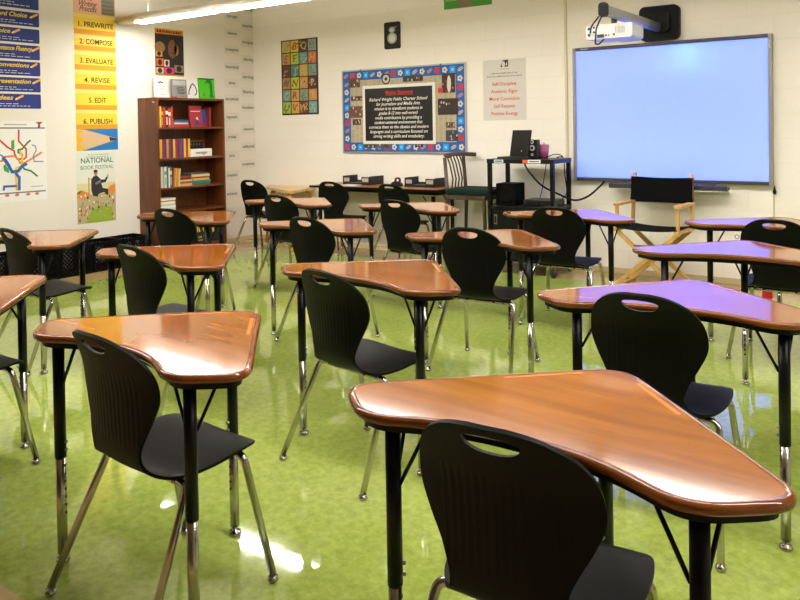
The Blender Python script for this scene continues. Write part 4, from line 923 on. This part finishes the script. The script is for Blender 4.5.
MB().tube([(.06, -.035, 1.075), (-.005, -.02, 1.082), (-.04, SDp*.3, 1.085), (-.045, SDp*.7, 1.085), (-.01, SDp+.02, 1.082), (.09, SDp+.05, 1.075)], .021, sw, 12).build('top_rail', stl)
for k in range(5):
    yk = .06+k*.06; MB().tube([(.005, yk, .70), (.025, yk, .85), (-.01, yk, 1.0), (-.042, yk, 1.075)], .008, sw, 8, flat=1.6).build('back_slat', stl)

# ------------------------------------------------------------------ folding canvas chair
dc = empty('folding_chair', (-1.932, 6.37, 0), R_(-4)); tag(dc, 'pale wood folding chair with black canvas seat and back under the projection board', 'chair')
hw = .252; wd_ = BEECH; cvs = M('050506', .9, 0., .15)
def bar(p, q_, a, b_, mat, name, par, up=(0, 1, 0)):
    p, q_ = Vector(p), Vector(q_); d = (q_-p).normalized(); u_ = Vector(up); u_ = (u_-d*u_.dot(d)).normalized(); w_ = d.cross(u_); L = (q_-p).length
    mx = Matrix(((w_.x, u_.x, d.x, p.x), (w_.y, u_.y, d.y, p.y), (w_.z, u_.z, d.z, p.z), (0, 0, 0, 1)))
    return MB().box((-a/2, -b_/2, 0), (a/2, b_/2, L), mat, mx, bev=min(a, b_)*.18).build(name, par)
for y in (-.14, .17):
    bar((-hw-.01, y-.012, .02), (hw, y-.012, .47), .036, .020, wd_, 'crossed_leg', dc); bar((hw+.01, y+.012, .02), (-hw, y+.012, .47), .036, .020, wd_, 'crossed_leg', dc)
for s in (-1, 1):
    bar((s*hw, -.20, .012), (s*hw, .22, .012), .03, .024, wd_, 'foot_bar', dc, (0, 0, 1)); bar((s*hw, -.18, .485), (s*hw, .23, .485), .034, .03, wd_, 'seat_rail', dc, (0, 0, 1))
    bar((s*hw, .20, .50), (s*(hw-.01), .235, .935), .028, .028, wd_, 'back_post', dc); bar((s*hw, -.13, .50), (s*hw, -.13, .68), .026, .026, wd_, 'arm_post', dc)
    m_ = MB(); m_.prism([(x+s*hw, y+.03) for x, y in rrect(.055, .38, .025, 5)], .681, .702, BEECH); m_.build('arm_rest', dc)
V = []; Fc = []; n = 14
for i in range(n+1):
    t = -1+2*i/n; V += [(t*(hw+.004), -.17, .507-.018*(1-t*t)), (t*(hw+.004), .195, .507-.018*(1-t*t))]
for i in range(n): Fc.append((2*i, 2*i+2, 2*i+3, 2*i+1))
mb = MB(); mb.add(V, Fc, cvs, True); mb.add([(x, y, z_-.004) for x, y, z_ in V], [f_[::-1] for f_ in Fc], cvs, True); mb.build('canvas_seat', dc)
mb = MB(); V = []
for i in range(n+1):
    t = -1+2*i/n
    for z_ in (.685, .76, .84, .905): V.append((t*(hw+.012)*(1+.02*(z_ < .72)), .198+(z_-.5)*.080+.018*(1-t*t)-.024, z_-.010*(1-t*t)*(1 if z_ > .8 else -.3)))
Fc = [(i*4+j, (i+1)*4+j, (i+1)*4+j+1, i*4+j+1) for i in range(n) for j in range(3)]
mb.add(V, Fc, cvs, True); mb.add([(x, y+.030, z_) for x, y, z_ in V], [f_[::-1] for f_ in Fc], cvs, True); mb.build('canvas_back', dc)
bar((-hw*.42, -.14, .36), (hw*.42, -.14, .36), .012, .012, M('5a5a50', .4, .6), 'stretcher', dc)

# ------------------------------------------------------------------ long table, trays, papers
lt = empty('wall_table', (-5.67, 6.33, 0)); tag(lt, 'long brown table with black edge against the back wall', 'table')
LW, LD = 1.66, .50
MB().box((.003, .003, .72), (LW-.003, LD-.003, .742), TABLEWOOD).build('tabletop', lt)
e = MB()
for lo_, hi_ in (((0, -.004), (LW, .003)), ((0, LD-.003), (LW, LD+.004)), ((-.004, -.004), (.003, LD+.004)), ((LW-.003, -.004), (LW+.004, LD+.004))): e.box((*lo_, .718), (*hi_, .7415), BLACK)
e.build('edge_band', lt); MB().box((.05, .10, .68), (LW-.05, LD-.04, .7195), BLACK).build('apron', lt)
for x, y in ((.09, .07), (LW-.09, .07), (.09, LD-.07), (LW-.09, LD-.07)):
    lg = MB().cyl((x, y, .25), .02, .42, BLACKM, 14).build('leg', lt); MB().cyl((x, y, .012), .016, .25, CHROME, 12).cyl((x, y, 0), .02, .012, CHROME, 12).build('leg_extension', lg)
    MB().tube([(x, y, .5), (x+(.12 if x < 1 else -.12), y, .67)], .006, BLACKM, 8).build('brace', lt)
def tray(x, y, label):
    o = empty('letter_tray', (x, y, .7425), R_(-2)); tag(o, label, 'letter tray', 'letter trays on the wall table'); c = M('101010', .5)
    MB().box((-.19, -.12, 0), (.19, .13, .008), c).box((-.19, -.12, .008), (.19, -.116, .022), c).build('base', o)
    for s in (-1, 1):
        a, b_ = (-.19, -.186) if s < 0 else (.186, .19)
        MB().box((a, -.12, .008), (b_, .13, .095), c).build('side_wall', o)
        x0_, x1_ = (-.185, -.085) if s < 0 else (.075, .185); MB().box((x0_, -.118, .022), (x1_, -.112, .088), c).box((x0_+.012, -.1185, .034), (x1_-.012, -.1178, .074), M('b8ae98', .6)).build('front_lip', o)
    MB().box((-.186, .126, .008), (.186, .13, .035), c).build('rear_wall', o); MB().box((-.17, -.10, .0082), (.17, .12, .016), TX('4a4640')).build('paper_pile', o)
tx_, _ = on_back(363, 182, 6.69); tray(tx_, 6.69, 'black letter tray toward the left end of the long wall table')
tx_, _ = on_back(426, 184, 6.69); tray(tx_, 6.69, 'black letter tray toward the right end of the long wall table')
tx_, _ = on_back(398, 184, 6.6); o = empty('tape_dispenser', (tx_, 6.58, .7425), R_(10)); tag(o, 'small black tape dispenser between the two letter trays', 'tape dispenser')
MB().prism([(-.06, 0), (.06, 0), (.06, .03), (.03, .05), (-.02, .055), (-.06, .035)], -.02, .02, M('121212', .4), BACKROT).build('body', o)
MB().lathe([(.018, -.012), (.034, -.012), (.034, .012), (.018, .012), (.018, -.012)], M('1c1c1c', .3), 18, mx=Matrix.Translation((.01, 0, .062)) @ BACKROT).build('roll', o)
tx_, _ = on_back(349, 184, 6.5)
mb = MB(); mb.box((-.10, -.11, 0), (.11, .08, .003), TX('efeae0')).box((-.08, -.12, .003), (.13, .07, .005), TX('e6e0d4'), Matrix.Rotation(.15, 4, 'Z')); o = mb.build('paper_sheets'); o.location = (tx_, 6.52, .7425); tag(o, 'white paper sheets in front of the left letter tray', 'paper')
# yellow-legged corner table
yt = empty('corner_table', (-6.2, 6.45, 0)); tag(yt, 'light wood corner table with yellow metal legs behind the rear row', 'table')
yp = [(-5.80, 6.17), (-5.98, 6.80), (-6.78, 6.80), (-6.56, 6.55)]
yp = [(x+6.2, y-6.45) for x, y in yp]
YEL = M('d9961a', .4)
MB().prism([(p.x, p.y) for p in bez_outline([(*p, .05) for p in yp], 5)], .652, .682, OAK).build('tabletop', yt)
def inset(p, k=.14): c = Vector((sum(a[0] for a in yp)/4, sum(a[1] for a in yp)/4)); v_ = Vector(p); return v_+(c-v_).normalized()*k
L4 = [inset(yp[0], .10), inset(yp[1], .08), inset(yp[2], .2), inset(yp[3], .08)]
for p in L4: MB().tube(fillet([(p.x*.86, p.y*.86, .640), (p.x, p.y, .60), (p.x+(.14 if p is L4[0] else -.1 if p is L4[3] else 0), p.y, .02)], .05), .018, YEL, 10).build('leg', yt); 
MB().tube([(L4[3].x, L4[3].y, .03), (L4[2].x, L4[2].y, .03)], .016, YEL, 10).build('foot_bar', yt); MB().tube([(L4[0].x, L4[0].y, .03), (L4[1].x, L4[1].y, .03)], .016, YEL, 10).build('foot_bar', yt)
MB().tube([(L4[0].x, L4[0].y, .60), (L4[3].x, L4[3].y, .60)], .012, YEL, 10).build('top_bar', yt)
# small red box by the wall
d = ray(767.5, 298); t = -EYE/d.z; o = MB().box((-.035, -.02, 0), (.035, .02, .15), M('b01620', .5), bev=.002).build('red_box'); o.location = (t*d.x, t*d.y, 0); tag(o, 'small red box standing on the floor behind the right-hand rear chair', 'box')

# ------------------------------------------------------------------ output look
w_ = bpy.data.worlds.new('room_air'); scene.world = w_; w_.use_nodes = True; w_.node_tree.nodes['Background'].inputs[0].default_value = (.02, .02, .02, 1)
vs = scene.view_settings; vs.view_transform = 'Standard'; vs.look = 'None'; vs.gamma = 1; vs.use_curve_mapping = False; vs.exposure = EXPO
